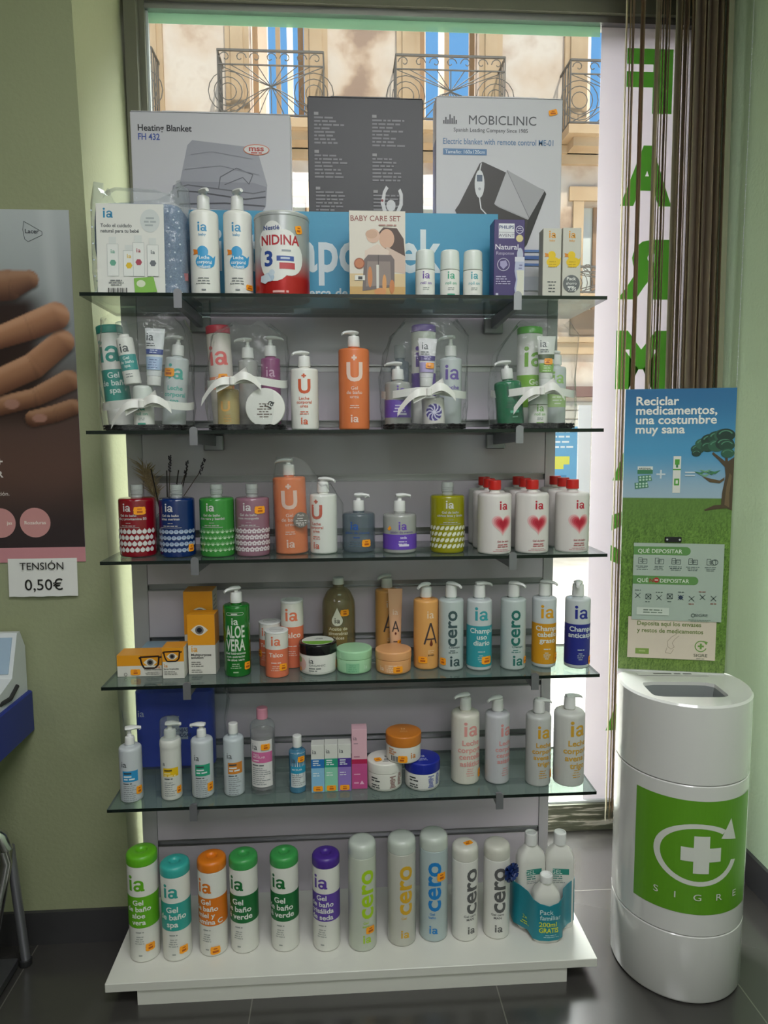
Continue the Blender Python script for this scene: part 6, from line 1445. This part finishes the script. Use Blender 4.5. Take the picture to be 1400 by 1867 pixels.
def leche(label, loc, r, hb, H, body, col, words, ang, rz, st=None, lean=(0, 0)):
    k = r / .033
    its = [t_('ia', .034 * k, .003, hb * .70, col, .03)] + [t_(s, .0125 * k, .004, hb * .57 - i * .0165 * k, col, .03) for i, s in enumerate(words)] + [small_print(-.012, .014, hb * .24, 4, .006, .0018, col)]
    return pump_bottle('body_lotion_bottle', label, loc, r, hb, H, body, its, ang=ang, rz=rz, sh=.012, sticker=st, ch=.030)
leche('cream white body lotion pump bottle with pink letters, wider of the pink pair', (0.283, .090, Z5), .0365, .184, .232, '#d8d4c8/0.35', '#dc9a94', ('Leche', 'corporal', 'centella', 'asiática'), 190, 10, (.034, .026, .017, .022))
leche('grey-white slimmer body lotion pump bottle with pink letters', (0.365, .082, Z5), .0315, .182, .226, '#c0c0c4/0.35', '#d4908e', ('Leche', 'corporal', 'centella', 'asiática'), 180, 28)
leche('grey-white body lotion pump bottle with yellow letters, slimmer of the yellow pair', (0.467, .062, Z5), .0320, .182, .223, '#bcbdba/0.35', '#cf9c24', ('Leche', 'corporal', 'avena y', 'trigo'), -15, 6, (.030, .030, .014, .022))
leche('white body lotion pump bottle with yellow letters, at the shelf end', (0.547, .062, Z5), .0390, .190, .232, '#c9c9c4/0.35', '#cfa030', ('Leche', 'corporal', 'avena y', 'trigo'), -10, 12)

# ------------------------------------------------------------------ base board
ZB = 0.0622
def bath(label, x, y, r, H, capc, col, words, st, th=-.14, caprr=None):
    z0, z1 = H * .335, H * .63
    its = [r_(-r * 3.0, r * 3.0, z0, z1, col), t_('ia', H * .145, -r * .12, H * .685, col, .035)]
    n = len(words); sz = .0145 if n < 4 else .013
    its += [t_(s, sz, -r * .05, z0 + (z1 - z0) * .5 + (n / 2 - .85 - k) * sz * 1.32, '#e6e8e2', .022) for k, s in enumerate(words)]
    its += [small_print(-.016, .016, z0 - .010, 1, 1, .0026, '#8f9490'), small_print(-.014, .014, z0 - .022, 4, .006, .0020, '#9a9e9a'), small_print(-.007, .007, .022, 1, 1, .0034, '#9a9e9a')]
    return cap_bottle('shower_gel_bottle', label, (x, y, ZB), r, H, .026, '#e0dfd8/0.35', capc, its, sticker=st, th0=0, rz=math.degrees(th), caprad=.014)
bath('white bath gel bottle with lime green cap and band, biggest and first on the base', -0.537, .048, .0368, .276, '#62b022/0.35', '#62ac1e', ('Gel', 'de baño', 'aloe', 'vera'), (.024, .040, .023, .020), -.05)
bath('white bath gel bottle with turquoise cap and band', -0.456, .044, .0355, .246, '#3aa8a0/0.35', '#35a096', ('Gel', 'de baño', 'spa'), (.024, .030, .022, .020), -.02)
bath('white bath gel bottle with orange cap and band', -0.367, .055, .0355, .248, '#df7a1c/0.35', '#dc761a', ('Gel', 'de baño', 'miel y', 'vitamina C'), (.020, .018, .024, .021), -.30)
bath('white bath gel bottle with green cap and dark green band, beside the orange one', -0.289, .060, .0355, .248, '#3f9c50/0.35', '#176a34', ('Gel', 'de baño', 'té verde'), None, -.30)
bath('white bath gel bottle with green cap and dark green band, beside the violet one', -0.186, .058, .0355, .250, '#3f9c50/0.35', '#176a34', ('Gel', 'de baño', 'té verde'), None, -.26)
bath('white bath gel bottle with violet cap and band', -0.080, .050, .0345, .248, '#4a2d8c/0.35', '#6044a0', ('Gel', 'de baño', 'crisálida', 'de seda'), None, -.30)
def frosted(label, x, y, r, H, body, cap, col, words, st, rz=0, stop=None):
    its = [t_('cero', .047 * r / .036, .004 * r / .036, H * .54, col, .03, rot=90)] + [t_(s, .0065, .0, H * .265 - k * .009, col, .01) for k, s in enumerate(words)] + [t_('ia', .021 * r / .036, .003, H * .085, col, .03)]
    return cap_bottle('shower_gel_bottle', label, (x, y, ZB), r, H, .036, body, cap, its, sticker=st, rz=rz, dimple=False, caprad=.024, capr=r, stick_top=stop)
see_through('frost_lime', '#cdd3c4', .86, .35, tint='#e0e8d8'); see_through('frost_yellow', '#cdccc2', .86, .35, tint='#e6e2d4'); see_through('frost_blue', '#bccbcc', .86, .35, tint='#d4e4e8')
frosted('frosted gel bottle with lime green vertical letters', 0.012, .045, .0360, .284, 'frost_lime', 'frosted', '#a6cc20', ('Gel', 'zero'), (.012, .058, .024, .019), 12)
frosted('frosted gel bottle with golden vertical letters', 0.114, .057, .0365, .282, 'frost_yellow', 'frosted', '#d4a62c', ('Gel',), None, 4)
frosted('frosted gel bottle with blue vertical letters', 0.198, .068, .0370, .281, 'frost_blue', 'frosted', '#1f7ec4', ('Gel', 'baño'), (.024, .178, .024, .022), -12)
frosted('white gel bottle with grey vertical letters and a price sticker on its cap', 0.279, .061, .0340, .252, '#dddcd6/0.35', '#d4d2c8/0.35', '#5c5c5c', ('Gel cero', 'MAN'), None, 16, (.006, -.006, .024, .016, .2))
frosted('white gel bottle with grey vertical letters behind a blue gift bow', 0.363, .063, .0340, .250, '#dddcd6/0.35', '#cfcdc2/0.35', '#5c5c5c', ('Gel cero', 'MAN'), None, -6)
t = thing('gift_bow', 'shiny navy blue gift bow stuck on the white gel bottle', 'bow', (0.3815, .0225, ZB + .196), 32)
mb = MB(); rbw = random.Random(2)
for ring_i, (n, L_, el_) in enumerate(((9, .026, .25), (7, .022, .75), (4, .015, 1.2))):
    for k in range(n):
        a = 2 * PI * k / n + ring_i * .4; pts = []
        for i in range(9):
            q = i / 8 * PI; d_ = L_ * math.sin(q) ; hh = .010 * (1 - math.cos(q)) / 2
            rad_ = d_ * math.cos(el_); up_ = d_ * math.sin(el_) + hh * .9
            pts.append((rad_ * math.cos(a), -.004 - up_, rad_ * math.sin(a)))
        mb.ribbon(pts, (-math.sin(a), 0, math.cos(a)), .010, '#22356e/0.2')
mb.lathe([(0, 0), (.010, 0), (.010, .003), (0, .003)], '#22356e/0.2', 14, fn=lambda x, y, z: (x, -z, y))
mb.build('loops', t, flip=False)

# family pack of three bottles in a teal sleeve
def pack_bottle(label, x, y, rz, small=False):
    t = thing('body_gel_bottle', label, 'bottle', (x, y, ZB), rz, 'bottles of the family pack')
    H = .255 if not small else .172; wx_, wy_ = (.038, .024) if not small else (.036, .024); zb = H * (.72 if not small else .66)
    rings = []
    for z, k in ((0, .93), (.004, .98), (.02, 1), (zb, 1.0), (zb + .018, .86), (zb + .034, .48), (zb + .040, .42)):
        rings.append([(wx_ * k * math.copysign(abs(math.cos(q)) ** .6, math.cos(q)), wy_ * min(1, k * 1.1) * math.copysign(abs(math.sin(q)) ** .6, math.sin(q)), z) for q in [2 * PI * i / 32 for i in range(32)]])
    mb = MB().loft(rings, '#dad9d2/0.35')
    if not small: deco(mb, front_map(-wy_), [r_(-.021, .021, .150, .166, '#2f8a7c'), t_('GEL', .0115, -.011, .1525, '#dfe8e2', .0), small_print(-.02, .018, .147, 2, .006, .003, '#4c8a80', al='l'), small_print(-.02, .02, .134, 2, .005, .0018, '#8a9290', al='l')], None, .0004)
    mb.build('body', t)
    z = zb + .0405
    c = MB().lathe(fillet([(0, z), (.0165, z), (.0160, H), (.0130, H + .001), (.0115, H - .003), (0, H - .003)], [0, .001, .002, .001, .001, 0]), WP, 24)
    c.build('cap', t)
    return t
pack_bottle('white gel bottle in the family pack, back one beside the bow bottle', 0.460, .090, 8)
pack_bottle('white gel bottle in the family pack, back one nearest the base end', 0.537, .086, -8)
pack_bottle('small free bottle at the front of the family pack', 0.486, .034, 0, True)
t = thing('pack_sleeve', 'teal cardboard sleeve with yellow lettering around three white bottles', 'sleeve', (0.495, .05, ZB))
path = []
cor = [(-.084, .050, .02), (-.0835, .010, .02), (-.052, -.026, .0), (-.030, -.046, .02), (.012, -.046, .02), (.044, -.022, 0), (.080, .008, .02), (.083, .050, .02)]
mb = MB(); pts2 = [(-.083, .066), (-.0845, .045), (-.083, .022), (-.070, .008), (-.054, -.010), (-.047, -.034), (-.032, -.044), (-.008, -.0475), (.016, -.044), (.031, -.034), (.038, -.010), (.056, .004), (.078, .018), (.084, .042), (.083, .066)]
topz = [.128, .129, .130, .128, .122, .116, .110, .104, .110, .118, .124, .130, .134, .132, .130]
n = len(pts2)
lo = [(x, y, .010 if abs(x) < .05 else .016) for x, y in pts2]; hi = [(x, y, z) for (x, y), z in zip(pts2, topz)]
inl = [(x * .985, y * .985 + .0006, z) for x, y, z in lo]; inh = [(x * .985, y * .985 + .0006, z) for x, y, z in hi]
mb.loft([lo, hi, inh, inl], '#1c8494/0.35', cap=False, closed=False)
SL = [0.0]
for a, b in zip(pts2, pts2[1:]): SL.append(SL[-1] + math.dist(a, b))
mid_s = SL[7]
def sleeve_map(off):
    def fn(u, v):
        s = max(0, min(SL[-1] - 1e-6, mid_s + u)); i = max(k for k in range(n - 1) if SL[k] <= s); f = (s - SL[i]) / (SL[i + 1] - SL[i])
        x = pts2[i][0] + (pts2[i + 1][0] - pts2[i][0]) * f; y = pts2[i][1] + (pts2[i + 1][1] - pts2[i][1]) * f
        dx, dy = pts2[i + 1][0] - pts2[i][0], pts2[i + 1][1] - pts2[i][1]; l = math.hypot(dx, dy)
        return (x + dy / l * off, y - dx / l * off, v)
    return fn
deco(mb, sleeve_map, [t_('Pack', .0125, -.024, .082, '#cfe4e4', .004, 'l'), t_('familiar', .0125, -.024, .067, '#cfe4e4', .004, 'l'), t_('200ml', .0125, -.026, .049, '#d6dc3a', .012, 'l'), t_('GRATIS', .0130, -.026, .033, '#d6dc3a', .035, 'l', fit=.050), small_print(-.02, .03, .027, 2, .005, .002, '#9ccace'), t_('2x', .010, -.075, .046, '#b8cc4a', .0), small_print(-.09, -.058, .040, 2, .006, .003, '#b8cc4a')], .004, .0008, .0002)
mb.build('sleeve', t, flip=False, sharp=50)
